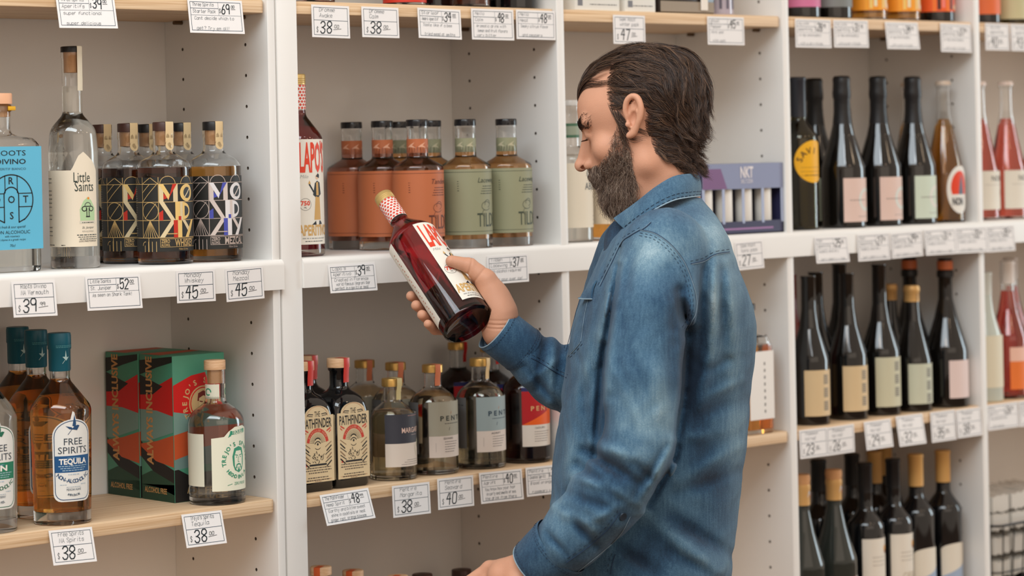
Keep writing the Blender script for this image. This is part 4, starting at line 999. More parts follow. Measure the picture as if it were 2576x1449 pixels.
def art_marg(a, r):
    g = lambda d_: D(d_) * r
    a.rect(g(-60), .0235, g(92), .1115, (226, 212, 198), 0); a.rect(g(-60), .0625, g(92), .1115, (62, 62, 70), 1); a.dashes(g(0), g(40), .1080, .0016, (200, 150, 140))
    a.text('MARGARITA', g(20), .0800, .0085, (230, 196, 180), w=.052, bold=.012); a.dashes(g(10), g(34), .0755, .0020, (170, 150, 146))
    a.poly([(g(22), .060), (g(30), .048), (g(36), .038), (g(28), .044)], (200, 196, 170), 2); a.poly([(g(34), .057), (g(42), .070), (g(47), .066), (g(40), .054)], (206, 204, 176), 2)
    for k in range(3): a.dashes(g(-4 - 8 * k), g(50), .0340 - .0036 * k, .0016, (150, 140, 132))
def art_coast(a, r):
    g = lambda d_: D(d_) * r
    a.rect(g(-52), .0300, g(60), .1340, (226, 218, 208), 0); a.rect(g(-52), .1270, g(60), .1340, (44, 46, 96), 1); a.rect(g(-52), .0680, g(60), .1270, (184, 28, 34), 1); a.poly([(g(-52), .0680), (g(60), .0680), (g(60), .112), (g(20), .092)], (238, 98, 22), 2)
    a.text('P E N T I R E', g(16), .0930, .0078, (222, 172, 120), w=.068, bold=.025, layer=4); a.text('COASTAL SPRITZ', g(-6), .0610, .0034, (100, 94, 92), w=.022)
    for k in range(5): a.dashes(g(-22), g(24 - 2 * k), .0555 - .0042 * k, .0018, (140, 130, 126))
pp = apoth(.0418, .128, .1865, PALE, CLEAR, art_pentire((172, 168, 150), (62, 66, 60), 'SEAWARD'), (222, 130, 92), .142)
put(pp, 1093, .0600, 'gold-capped bottle with a grey-green label and orange seal strip, front row', ZL, GRP)
put(pp, 1000, .1500, 'gold-capped bottle with an orange seal strip behind the small dark-blue-labelled bottle', ZL, GRP)
put(pp, 922, .2320, 'gold-capped bottle with an orange seal strip at the back, right of the black bottles', ZL, GRP)
pa = apoth(.0425, .131, .1900, STRAW, CLEAR, art_pentire((154, 170, 172), (42, 66, 84), 'ADRIFT'), (222, 190, 136), .140, 14)
put(pa, 1212, .0560, 'gold-capped pale bottle with a blue-grey label and a cream seal strip', ZL, GRP)
pk = apoth(.0392, .112, .1700, PALE, CLEAR, art_marg, (214, 196, 140), .118, 4)
put(pk, 991, .0540, 'short gold-capped bottle with a dark slate and cream label', ZL, GRP)
pd = apoth(.0420, .136, .2040, DARKL, CLEAR, art_coast, (206, 30, 26), .158, 16)
put(pd, 1328, .0555, 'dark bottle with a red and orange label under the man\'s sleeve', ZL, GRP)
put(pd, 1238, .1450, 'dark bottle second in the row behind the red and orange label', ZL, GRP)
put(pd, 1156, .2320, 'dark gold-capped bottle with a red seal strip at the very back', ZL, GRP)

# --- round bottles beyond the man -------------------------------------------------------------------------
def wine(name, prof, gl, liq=None, lvl=.2, art=None, r=.0375, caps=None, seg=32, ds=10):
    b = thing(name, '', 'bottle')
    if liq: glass_bottle(b, prof, gl, liq, lvl, seg=seg)
    else: solid(b, 'glass', prof + [(0, prof[-1][1])], gl, seg)
    if art:
        a = Art(); art(a, r); a.build('label', cyl_map(r), b, ds=r * D(ds))
    if caps: caps(b)
    return b
def champ(H=.295, r=.0445): return fillet([(0, .006), (r * .8, .0), (r, .0), (r, .120), (r * .55, .185), (.0150, .225), (.0140, H - .006), (.0150, H - .004), (.0150, H)], {2: .004, 3: .05, 4: .05, 5: .03})
def burg(H=.292, r=.0385): return fillet([(0, .006), (r * .8, .0), (r, .0), (r, .130), (r * .52, .190), (.0150, .225), (.0142, H - .006), (.0152, H - .004), (.0152, H)], {2: .004, 3: .05, 4: .04, 5: .03})
def bord(H=.298, r=.0375): return fillet([(0, .006), (r * .8, .0), (r, .0), (r, .185), (.0150, .215), (.0142, H - .006), (.0152, H - .004), (.0152, H)], {2: .004, 3: .03, 4: .02})
FOIL = M('black_foil', (30, 29, 30), .42, metal=.2, bump=.4, bscale=160)
def foil_cap(b):
    solid(b, 'foil', [(0, .170), (.0275, .1705), (.0195, .205), (.0168, .232), (.0166, .255), (.0184, .262), (.0186, .270), (.0178, .276), (.0172, .288), (.0178, .2975), (.015, .303), (0, .304)], FOIL, smooth=60)
    q = Art()
    for k in range(6): q.rect(.002, .198 + .007 * k, .0065, .203 + .007 * k, (176, 160, 158), 0)
    q.build('foil_print', lambda s_, t, l: ((.0205 - (t - .198) * .09 + .0006) * math.sin(s_ / .018 + .65), -(.0205 - (t - .198) * .09 + .0006) * math.cos(s_ / .018 + .65), t), b)
def art_spark(c1, c2):
    def f(a, r):
        g = lambda d_: D(d_) * r
        a.rect(g(-50), .012, g(62), .099, c1, 0); a.arc(g(22), .056, .020, 60, 300, .007, c2, 1, n=20); a.dashes(g(-34), g(24), .0545, .0026, (120, 110, 106)); a.dashes(g(-10), g(30), .022, .002, (150, 140, 134))
    return f
sk = wine('sparkling_bottle', champ(), DARKG, art=art_spark((222, 194, 182), (212, 214, 206)), r=.0445, caps=foil_cap)
G4 = 'bottles in the bays beyond the man'
put(sk, 2215, .0490, 'foil-topped dark sparkling bottle with a fully visible pink label', ZF, G4)
put(sk, 2124, .0490, 'foil-topped dark sparkling bottle whose pink label is cut by its neighbour', ZF, G4)
sg = wine('sparkling_bottle', champ(), DARKG, art=art_spark((204, 216, 198), (222, 218, 208)), r=.0445, caps=foil_cap)
put(sg, 2302, .0485, 'foil-topped dark sparkling bottle with a pale green label', ZF, G4)
put(sg, 2055, .165, 'foil-topped dark bottle behind the yellow-labelled one', ZF, G4)
def art_yellow(a, r):
    YE = (240, 178, 26); a.disc(D(0) * r, .134, .042, YE, 0, n=32)
    a.arctext('SAVI', D(-8) * r, .128, .022, 118, 110, .012, (96, 66, 20), bold=.02, layer=3)
    for k in range(3): a.dashes(D(-44) * r, D(30) * r, .122 - .008 * k, .002, (170, 120, 30))
    a.dashes(D(-32) * r, D(38) * r, .106, .0035, (120, 84, 20))
def capsule(c, z0=.235, H=.300, rr=.0158, rough=.35, metal=.3):
    def f(b): solid(b, 'capsule', [(0, z0), (rr, z0), (rr * .99, H - .008), (rr * 1.05, H - .006), (rr * 1.05, H - .001), (rr * .9, H + .001), (0, H + .001)], C(c, rough), smooth=40)
    return f
ye = wine('wine_bottle', bord(), GREENG, STRAW, .215, art_yellow, .0375, capsule((36, 38, 46), .222))
put(ye, 2014, .062, 'green wine bottle with a round yellow label beside the third divider', ZF, G4)
def art_red(a, r):
    a.disc(D(-4) * r, .068, .031, (232, 228, 220), 0, n=32, ry=.050); a.poly([(D(-32) * r, .058)] + [(D(-4) * r + .0225 * math.cos(D(180 - 15 * k)), .070 + .037 * math.sin(D(180 - 15 * k))) for k in range(13)] + [(D(24) * r, .058)], (226, 66, 34), 1)
    a.poly([(D(-10) * r, .058), (D(-4) * r, .085), (D(3) * r, .099), (D(10) * r, .058)], (92, 100, 116), 2); a.text('NON', D(-12) * r, .036, .015, (60, 60, 64), w=.028, bold=.04)
ora = fillet([(0, .006), (.034, .0), (.041, .0), (.041, .095), (.0185, .200), (.0135, .232), (.0130, .280), (.0150, .282), (.0150, .289)], {2: .004, 3: .06, 4: .03, 5: .01})
og = wine('soda_bottle', ora, CLEAR, ORANGEL, .215, art_red, .041, lambda b: solid(b, 'crown_cap', [(0, .2885), (.0165, .286), (.0168, .2885), (.0145, .2945), (0, .2955)], C((214, 196, 178), .4)))
put(og, 2379, .060, 'clear bottle of orange drink with a red and white oval label', ZF, G4)
put(og, 2292, .160, 'clear bottle of orange drink half hidden behind the dark sparkling ones', ZF, G4)
def art_wine(c1, x1=66, h0=.018, h1=.108, stripe=True):
    def f(a, r):
        g = lambda d_: D(d_) * r
        a.rect(g(-66), h0, g(x1), h1, c1, 0)
        if stripe:
            for k in range(3):
                for j in range(5): a.rect(g(-6), h1 - .012 - .026 * k - .0038 * j, g(14), h1 - .0096 - .026 * k - .0038 * j, (112, 106, 98), 1)
    return f
wa = wine('wine_bottle', burg(), DARKG, art=art_wine((214, 188, 146)), r=.0385)
put(wa, 2136, .058, 'dark wine bottle with a wide beige striped label, middle of the lower board', ZL, G4)
put(wa, 2040, .056, 'dark wine bottle with a beige striped label near the third divider', ZL, G4)
put(wa, 2058, .150, 'dark wine bottle without visible label behind the two beige-labelled ones', ZL, G4)
wr = wine('wine_bottle', burg(), M('rose_glass', (120, 44, 36), .06, spec=.6), art=art_wine((222, 190, 140), stripe=False), r=.0385)
put(wr, 1992, .052, 'reddish wine bottle mostly hidden by the third divider', ZL, G4)
wg = wine('wine_bottle', burg(.305, .0395), DARKG, art=art_wine((200, 196, 168), h1=.118), r=.0395)
put(wg, 2218, .060, 'dark wine bottle with a grey-green striped label, its top behind a price card', ZL, G4)
put(wg, 2118, .160, 'tall dark wine bottle behind the beige-labelled one, necks only in view', ZL, G4)
def gold_crown(b):
    solid(b, 'capsule', [(0, .224), (.0160, .224), (.0160, .243), (.0172, .245), (.0172, .252), (.0150, .257), (0, .2575)], TAN)
    q = Art(); q.rect(-.003, .226, .009, .241, (52, 44, 38), 0); q.build('capsule_print', cyl_map(.0161), b)
ws = wine('beer_bottle', fillet([(0, .006), (.032, .0), (.0385, .0), (.0385, .105), (.0175, .185), (.0150, .215), (.0150, .250)], {2: .004, 3: .05, 4: .03}), DARKG, art=art_wine((196, 198, 176), 60, .016, .098), r=.0385, caps=gold_crown)
put(ws, 2299, .056, 'shorter dark bottle with a gold foil top and pale striped label', ZL, G4)
def black_orange(b): solid(b, 'capsule', [(0, .285), (.0166, .285), (.0166, .297), (.0160, .303), (0, .304)], C((206, 110, 62), .45)); solid(b, 'collar', [(.0150, .268), (.0175, .270), (.0175, .282), (.0150, .284)], C((28, 26, 26), .4)); solid(b, 'crown_cap', [(0, .3035), (.0150, .3035), (.0140, .309), (0, .3095)], BLACKCAP)
wp = wine('wine_bottle', champ(.295, .0445), DARKG, art=lambda a, r: a.rect(D(-46) * r, .020, D(60) * r, .098, (226, 204, 198), 0), r=.0445, caps=black_orange)
put(wp, 2384, .058, 'dark wine bottle with a plain pale pink label beside the fourth divider', ZL, G4)
put(wp, 2300, .165, 'dark orange-collared bottle standing behind the gold-topped one', ZL, G4)
put(ws, 2252, .235, 'gold-topped dark bottle at the very back, only a sliver showing', ZL, G4)
# bottom board, fourth bay
def cork_top(b):
    solid(b, 'cork', [(0, .272), (.0135, .272), (.0160, .278), (.0172, .288), (.0160, .296), (0, .298)], CORK); solid(b, 'foil', [(.0152, .236), (.0158, .236), (.0158, .262), (.0172, .270), (.0165, .277), (.0150, .277)], TAN)
    q = Art(); q.poly([(-.002, .252), (.010, .252), (.004, .268)], (214, 216, 220), 0); q.poly([(.006, .250), (.012, .250), (.010, .262)], (196, 60, 50), 0); q.build('foil_print', cyl_map(.0160), b)
wc = wine('sparkling_bottle', champ(.275, .043), M('grey_green_glass', (44, 48, 44), .06, spec=.6), art=lambda a, r: (a.rect(D(-50) * r, .015, D(60) * r, .085, (232, 228, 224), 0), a.rect(D(-50) * r, .072, D(20) * r, .085, (196, 36, 30), 1)), r=.043, caps=cork_top)
put(wc, 2104, .062, 'grey-green bottle with a bare cork top, front of the bottom board', ZB, G4)
put(wc, 2024, .060, 'grey-green cork-topped bottle beside the third divider at the bottom', ZB, G4)
wb = wine('wine_bottle', bord(.302), BLACKG, r=.0375, art=lambda a, r: a.rect(D(-60) * r, .03, D(60) * r, .10, (40, 40, 44), 0), caps=capsule((20, 20, 22), .24, .303, .0158, .45, 0))
put(wb, 2066, .150, 'black-topped wine bottle between the two cork-topped bottles', ZB, G4)
put(wb, 2150, .160, 'black-topped wine bottle behind the cream-labelled pair', ZB, G4)
def art_cream(a, r):
    g = lambda d_: D(d_) * r
    a.rect(g(-62), .045, g(66), .150, (228, 220, 206), 0); a.disc(g(24), .128, .0055, (226, 160, 70), 1, n=10, ry=.008); a.disc(g(26), .122, .004, (120, 60, 36), 2, n=8)
    for k in range(3): a.dashes(g(-30), g(20), .112 - .008 * k, .0026, (170, 160, 148))
    a.text('GIESEN', g(10), .056, .016, (190, 176, 150), w=.046)
wd_ = wine('wine_bottle', fillet([(0, .006), (.030, .0), (.0375, .0), (.0375, .178), (.0148, .206), (.0140, .290), (.0150, .292), (.0150, .298)], {2: .004, 3: .03, 4: .02}), BLACKG, art=art_cream, r=.0375, caps=capsule((22, 22, 24), .240, .299, .0155, .25, 0))
put(wd_, 2182, .066, 'black bottle with a cream label and small orange motif, left of the pair', ZB, G4)
put(wd_, 2253, .064, 'black bottle with a cream label and brown motif, right of the pair', ZB, G4)
def art_arch(a, r):
    g = lambda d_: D(d_) * r; w_ = g(62); n = 12
    a.poly([(-w_, .02), (w_, .02), (w_, .100)] + [(w_ * math.cos(PI * k / n), .100 + .012 * math.sin(PI * k / n)) for k in range(1, n)] + [(-w_, .100)], (226, 218, 202), 0)
    a.poly([(-w_, .02), (w_, .02), (w_, .082), (g(10), .062), (-w_, .044)], (158, 176, 200), 1)
wi = wine('wine_bottle', bord(.300), BLACKG, art=art_arch, r=.0375, caps=capsule((216, 168, 100), .236, .301, .0158, .4, .3))
put(wi, 2310, .066, 'gold-capsuled black wine bottle with an arched label, left of the front pair', ZB, G4)
put(wi, 2378, .064, 'gold-capsuled black wine bottle beside the fourth divider at the bottom', ZB, G4)
put(wi, 2206, .155, 'gold-capsuled bottle behind the cream-labelled pair, left one', ZB, G4)
put(wi, 2238, .235, 'gold-capsuled bottle farthest back on the bottom board', ZB, G4)

# upper board, fourth bay: only the lower ends show
def art_block(c, h0=.03, h1=.12, sp=None):
    def f(a, r):
        a.rect(D(-160) * r, h0, D(160) * r, h1, c, 0)
        if sp:
            for k in range(9): a.rect(D(-60 + 14 * k) * r, h0 + .004 * (k % 3), D(-50 + 14 * k) * r, h1 - .01, sp[k % len(sp)], 1)
            a.poly([(D(10) * r, h0 + .006), (D(40) * r, h0 + .002), (D(34) * r, h0 + .014), (D(14) * r, h0 + .014)], (236, 206, 170), 2)
    return f
TOPC = 'bottles on the upper boards'
t1 = wine('spirit_bottle', bord(.27, .038), DARKG, art=art_block((206, 116, 156), .022), r=.038, caps=capsule((206, 116, 156), .21, .272)); put(t1, 2016, .062, 'bottle with a plain pink label on the upper board', ZT, TOPC)
t2 = wine('spirit_bottle', bord(.27, .040), DARKG, art=art_block((122, 126, 124), .024), r=.040, caps=capsule((110, 114, 114), .21, .272)); put(t2, 2094, .064, 'bottle with a plain grey label on the upper board', ZT, TOPC)
t3 = wine('soda_bottle', bord(.25, .039), CLEAR, ORANGEL, .2, art_block((236, 150, 40), .020, .11, [(240, 160, 40), (232, 196, 110), (226, 222, 190)]), .039, capsule((226, 170, 60), .2, .252)); put(t3, 2184, .062, 'yellow drink bottle with a colourful label, left of two, upper board', ZT, TOPC)
put(t3, 2268, .062, 'yellow drink bottle with a colourful label, right of two, upper board', ZT, TOPC)
t4 = wine('soda_bottle', bord(.25, .040), DARKG, art=art_block((232, 96, 40), .022, .12, [(238, 120, 40), (60, 30, 30), (236, 130, 120)]), r=.040, caps=capsule((60, 20, 20), .2, .252)); put(t4, 2354, .062, 'dark red drink bottle with an orange label on the upper board', ZT, TOPC)
# upper board, bay behind the man
def milk_box(px, Y, w, label):
    o = thing('drink_carton', label, 'carton', (x_at(px, Y, ZT), Y, ZT + .0002), 0, 'white cartons on the upper board')
    mb = MB(); mb.bbox(-w / 2, -.04, 0, w / 2, .04, .19, .0015, 2); mb.build('carton', C((232, 230, 222), .5), o)
    a = Art(); a.rect(-w / 2 + .001, .026, w / 2 - .001, .185, (186, 204, 140), 0); a.dashes(-.02, w / 2 - .008, .010, .003, (120, 120, 118)); a.rect(-w / 2 + .006, .008, -w / 2 + .018, .020, (120, 120, 124), 1)
    a.build('front_print', flat_map(0, -.0402, 0, (1, 0, 0), (0, 0, 1), (0, -1, 0)), o, smooth=None)
milk_box(1465, .048, .112, 'white and green drink carton, left one beside the second divider'); milk_box(1573, .048, .078, 'white and green drink carton, right one next to the dark box')
o = thing('gift_pack', 'dark glass-fronted pack with a dangling white tag on the upper board', 'box', (x_at(1690, .05, ZT), .055, ZT + .0002), 0)
mb = MB(); mb.bbox(-.075, -.045, 0, .075, .045, .16, .003, 2); mb.build('case', C((44, 36, 32), .25), o); mb = MB(); mb.bbox(-.072, -.047, .002, .072, -.0452, .022, .0008, 1); mb.build('base_band', C((150, 136, 118), .3), o)
mb = MB(); mb.bbox(.034, -.0500, .006, .052, -.0475, .050, .0006, 1); mb.build('hang_tag', C((234, 226, 214), .6), o)
tg = wine('spirit_bottle', bord(.26, .030), M('lilac_glass', (176, 166, 178), .08, spec=.6), art=lambda a, r: [a.rect(D(-70 + 28 * k) * r, .012, D(-60 + 28 * k) * r, .12, (96, 90, 104), 1) for k in range(6)], r=.030, caps=capsule((150, 140, 150), .2, .262)); put(tg, 1806, .052, 'slim lilac-grey striped bottle on the board above the man', ZT, TOPC)
# upper board, second bay
u1 = wine('spirit_bottle', bord(.26, .040), CLEAR, PINKL, .2, art_block((196, 196, 186), .010, .10), .040, capsule((120, 110, 100), .2, .262)); put(u1, 782, .062, 'clear pink-based bottle beside the double post on the upper board', ZT, TOPC)
u2 = wine('spirit_bottle', bord(.27, .037), CLEAR, STRAW, .2, art_block((196, 50, 32), .006, .12), .037, capsule((196, 50, 32), .2, .272)); put(u2, 1018, .060, 'bottle with a red label on the upper board of the second bay', ZT, TOPC)
u3 = wine('spirit_bottle', bord(.26, .036), BLACKG, r=.036, art=art_block((30, 28, 28), .02, .1), caps=capsule((20, 20, 20), .2, .262)); put(u3, 1093, .120, 'black bottle right behind the red-labelled one on the upper board', ZT, TOPC)
u4 = wine('spirit_bottle', bord(.25, .036), CLEAR, WHISKEY, .15, art_block((60, 44, 36), .03, .11), .036, capsule((40, 30, 26), .2, .252)); put(u4, 1182, .060, 'brown clear-based bottle in the middle of the upper board', ZT, TOPC)
u5 = wine('spirit_bottle', bord(.26, .037), BLACKG, r=.037, art=art_block((22, 22, 26), .02, .1), caps=capsule((20, 20, 22), .2, .262)); put(u5, 1298, .060, 'glossy black bottle at the right end of the upper board, second bay', ZT, TOPC)
put(u5, 1222, .150, 'glossy black bottle behind the brown clear-based bottle', ZT, TOPC)
# bottom board, second bay: only the tops reach into the picture
st = apoth(.040, .175, .262, AMBER, CLEAR, lambda a, r: a.rect(D(-60) * r, .03, D(80) * r, .14, (226, 214, 196), 0), (214, 92, 40), .17, -60)
for ch in st.children:
    if ch.name.startswith('cap'): ch.data.materials[0] = WOODCAP
BG_ = 'wood-topped bottles at the bottom'
for px, Y, w_, sz in ((815, .070, 'left, largest in view', 1), (895, .070, 'second from the left', .932), (995, .062, 'third, just reaching the picture edge', .868)):
    o = put(st, px, Y, 'wood-capped bottle with an orange seal at the bottom, ' + w_, ZB, BG_); o.scale = (1, 1, sz)
sd_ = apoth(.038, .135, .205, DARKL, CLEAR, lambda a, r: a.rect(D(-60) * r, .03, D(80) * r, .11, (70, 60, 54), 0), (70, 50, 44), .130, -60)
for ch in sd_.children:
    if ch.name.startswith('cap'): ch.data.materials[0] = BROWNCAP
put(sd_, 1068, .150, 'brown-capped bottle at the bottom picture edge, left of two', ZB, BG_); o = put(sd_, 1166, .205, 'brown-capped bottle at the bottom picture edge, right of two', ZB, BG_); o.scale = (1, 1, .925)

# fixed shelf, bay behind the man
def art_cut(a, r):
    g = lambda d_: D(d_) * r
    a.rect(g(-70), .026, g(80), .142, (226, 216, 196), 0); a.text('CUT', g(36), .114, .020, (60, 74, 84), w=.046); a.text('ABOVE', g(28), .094, .013, (60, 74, 84), w=.044)
    for k in range(3): a.dashes(g(30), g(62), .046 - .007 * k, .002, (150, 146, 140))
def cyl_strip(b):
    q = Art(); q.rect(-PI * .0162, .188, PI * .0162, .214, (70, 110, 84), 0); q.rect(-PI * .0162, .193, PI * .0162, .209, (150, 160, 140), 1); q.build('neck_label', cyl_map(.0162), b, ds=.005)
ct = wine('spirit_bottle', fillet([(0, .004), (.03, .0), (.0385, .0), (.0385, .152), (.0165, .172), (.0160, .232), (.0170, .234), (.0170, .246)], {2: .004, 3: .012, 4: .006}), CLEAR, WATER, .158, art_cut, .0385, lambda b: (cap(b, .0176, .2462, .2560, C((206, 204, 200), .3)), cyl_strip(b)))

put(ct, 1440, .058, 'clear bottle with large lettering on its cream label, left of the man\'s face', ZF, G4)
ca = wine('spirit_bottle', fillet([(0, .004), (.03, .0), (.0385, .0), (.0385, .152), (.0165, .172), (.0160, .232), (.0170, .234), (.0170, .246)], {2: .004, 3: .012, 4: .006}), CLEAR, AMBER, .158, lambda a, r: a.rect(D(-160) * r, .030, D(80) * r, .142, (226, 208, 180), 0), .0385, lambda b: cap(b, .0176, .2462, .2560, BLACKCAP))
put(ca, 1532, .062, 'amber bottle behind the man\'s collar on the fixed shelf', ZF, G4)
# four-tube gift pack
w_, h_, d_ = .226, .134, .060
gp = thing('gift_pack', 'purple window pack of four white tubes behind the man\'s shoulder', 'box', (.476, .036, ZF + .0002), 0)
NVY = C((52, 52, 84), .3); LIL = C((134, 142, 172), .28); PUR = C((120, 84, 128), .3)
mb = MB(); hw = w_ / 2
mb.box(-hw, -d_ / 2, 0, hw, d_ / 2, .002); mb.box(-hw, d_ / 2 - .002, 0, hw, d_ / 2, h_); mb.box(-hw, -d_ / 2, h_ - .002, hw, d_ / 2, h_); mb.box(-hw, -d_ / 2, 0, -hw + .002, d_ / 2, h_); mb.box(hw - .002, -d_ / 2, 0, hw, d_ / 2, h_)
mb.box(-hw, -d_ / 2, 0, hw, -d_ / 2 + .0015, .024)
mb.build('carton', NVY, gp, smooth=None)
mb = MB(); mb.box(-hw, -d_ / 2 - .0004, h_ * .64, hw, -d_ / 2 + .0015, h_); mb.build('front_flap', LIL, gp, smooth=None)
a = Art(); a.poly([(-hw + .001, h_ * .645), (-.045, h_ * .645), (-.062, h_ * .93), (-hw + .001, h_ * .93)], PUR, 0); a.build('flap_print', flat_map(0, -d_ / 2 - .0006, 0, (1, 0, 0), (0, 0, 1), (0, -1, 0)), gp, smooth=None); a = Art(); a.text('NKT', .010, h_ * .80, .020, (226, 220, 222), w=.036, bold=.03); a.text('SELTZER', .010, h_ * .72, .007, (226, 220, 222), w=.034); a.build('flap_lettering', flat_map(0, -d_ / 2 - .0006, 0, (1, 0, 0), (0, 0, 1), (0, -1, 0)), gp, smooth=None)
a = Art(); a.rect(-hw + .02, .008, hw - .03, .012, (150, 110, 156), 0); a.build('base_print', flat_map(0, -d_ / 2 - .0002, 0, (1, 0, 0), (0, 0, 1), (0, -1, 0)), gp, smooth=None)
for k in range(5):
    x = -hw + .003 + k * (w_ - .006) / 4; mb = MB(); mb.bbox(x - .0035, -d_ / 2 - .0002, .02, x + .0035, -d_ / 2 + .0014, h_ * .66, .0004, 1); mb.build('window_bar', C((166, 178, 206), .3), gp)
for k in range(4):
    x = -hw + .003 + (k + .5) * (w_ - .006) / 4 - .004
    tb_ = MB(); tb_.lathe([(0, .0025), (.0155, .0025), (.0165, .004), (.0165, .092), (.0150, .096), (0, .097)], 20, c=(x, -.008)); tb_.build('tube', C((234, 230, 222), .45), gp)
# lower board, bay behind the man
wl = thing('spirit_bottle', 'square amber bottle with a tall white label, right behind the man\'s back', 'bottle', (x_at(1884, .044, ZL), .044, ZL + .0002), 0, G4)
flask(wl, .036, .036, .165, .190, .0150, .235, .009, CLEAR, AMBER, .170)
a = Art(); a.rect(-.0345, .028, .0345, .158, (234, 230, 224), 0)
for k in range(8): a.rect(.006, .040 + .013 * k, .0105, .046 + .013 * k, (140, 136, 132), 1)
a.build('label', flat_map(0, -.0363, 0, (1, 0, 0), (0, 0, 1), (0, -1, 0)), wl, smooth=None); cap(wl, .0170, .2352, .2480, BLACKCAP)

# right end bay
def art_non(a, r):
    g = lambda d_: D(d_) * r
    a.rect(g(-62), .022, g(70), .104, (228, 222, 208), 0); a.text('NON', g(6), .082, .012, (90, 92, 92), w=.034); a.dashes(g(-40), g(46), .074, .0014, (160, 156, 150)); a.text('1', g(26), .050, .014, (120, 120, 120))
pk_ = wine('soda_bottle', ora, CLEAR, PINKL, .215, art_non, .041, lambda b: solid(b, 'crown_cap', [(0, .2885), (.0165, .286), (.0168, .2885), (.0145, .2945), (0, .2955)], C((222, 202, 190), .4)))
G5 = 'bottles in the right end bay'
put(pk_, 2536, .062, 'clear bottle of red drink with a cream label, right end bay', ZF, G5); put(pk_, 2474, .080, 'clear bottle of red drink mostly behind the fourth divider', ZF, G5); put(pk_, 2618, .062, 'clear bottle of red drink at the right picture edge on the fixed shelf', ZF, G5)
pw2 = wine('wine_bottle', burg(.29, .040), CLEAR, PINKL, .23, lambda a, r: (a.rect(D(-50) * r, .02, D(66) * r, .11, (232, 120, 50), 0), a.rect(D(-50) * r, .08, D(66) * r, .11, (236, 190, 170), 1)), .040, capsule((226, 216, 208), .245, .292))
put(pw2, 2540, .062, 'pink wine bottle with a pale capsule and orange label', ZL, G5); put(pw2, 2622, .066, 'pink wine bottle at the right picture edge on the lower board', ZL, G5); put(pw2, 2548, .170, 'pink wine bottle standing behind the orange-labelled one', ZL, G5)
gw = wine('wine_bottle', burg(.27, .036), M('pale_green_glass', (190, 196, 186), .06, spec=.6), art=art_block((222, 214, 190), .03, .14), r=.036, caps=capsule((200, 200, 190), .225, .272)); put(gw, 2482, .058, 'pale bottle just right of the fourth divider on the lower board', ZL, G5)
x1_ = wine('soda_bottle', bord(.25, .036), DARKG, art=art_block((226, 110, 60), .02), r=.036, caps=capsule((200, 90, 60), .2, .252)); put(x1_, 2474, .060, 'dark bottle with an orange label at the top of the right end bay', ZT, G5)
x2_ = wine('soda_bottle', bord(.25, .037), GREENG, STRAW, .2, art_block((196, 190, 150), .012), .037, capsule((90, 80, 40), .2, .252)); put(x2_, 2546, .060, 'olive glass bottle with a pale label at the top right', ZT, G5)
# wire basket with wrapped packs
bk = thing('wire_basket', 'black wire basket of clear-wrapped packs at the lower right corner', 'basket', (x_at(2545, .10, .78), .120, ZB + .0002), 0)
WIRE = M('black_wire', (52, 50, 50), .4, metal=.5); bw, bd_, bh = .150, .095, .130
for nm, z in (('rim_wire', bh), ('middle_wire', bh * .22), ('bottom_wire', .003)):
    mb = MB(); pts = rounded_rect(bw - .012 * (1 - z / bh), bd_ - .012 * (1 - z / bh), .02); mb.tube([(x, y, z) for x, y in pts + pts[:1]], .003 if z == bh else .002, 6, caps=False); mb.build(nm, WIRE, bk)
for side in range(2):
    for k in range(8):
        x = -bw + .02 + k * (2 * bw - .04) / 7; y = (-1, 1)[side]
        mb = MB(); mb.tube([(x, y * bd_, bh), (x * .93, y * (bd_ - .012), .003)], .0016, 5); mb.build('wire', WIRE, bk)
    for k in range(5):
        y = -bd_ + .02 + k * (2 * bd_ - .04) / 4; x = (-1, 1)[side]
        mb = MB(); mb.tube([(x * bw, y, bh), (x * (bw - .012), y * .9, .003)], .0016, 5); mb.build('wire', WIRE, bk)
mb = MB(); mb.box(-bw + .013, -bd_ + .013, .001, bw - .013, bd_ - .013, .0024); mb.build('base', WIRE, bk)
PKM = M('clear_wrap', (206, 202, 194), .06, spec=.7, coat=.6); q_ = 0
for zz in (.010, .060, .110, .150):
    for ix in range(4):
        bm = bmesh.new(); bmesh.ops.create_cube(bm, size=1); bmesh.ops.subdivide_edges(bm, edges=bm.edges[:], cuts=6, use_grid_fill=True)
        for v in bm.verts:
            k_ = 1 + .25 * (1 - abs(2 * v.co.x) ** 2) * (1 - abs(2 * v.co.y) ** 2)
            v.co = (v.co.x * .056, v.co.y * .132, v.co.z * .034 * k_ + .006 * mnoise.noise(Vector((v.co.x * 9 + q_ * 3.1, v.co.y * 11, v.co.z * 2))))
        mb = MB(); mb.from_bm(bm); bm.free(); pk2 = mb.build('wrapped_pack', PKM, None, smooth=25)
        pk2.location = (bk.location.x - .099 + .066 * ix, .120, ZB + zz + .022); tag(pk2, 'shiny clear-wrapped pack in the black wire basket, %s layer, %s the divider' % (['lowest', 'second', 'third', 'top'][q_ // 4], ['nearest', 'second from', 'third from', 'farthest from'][q_ % 4]), 'pack', 'clear-wrapped packs in the wire basket'); q_ += 1

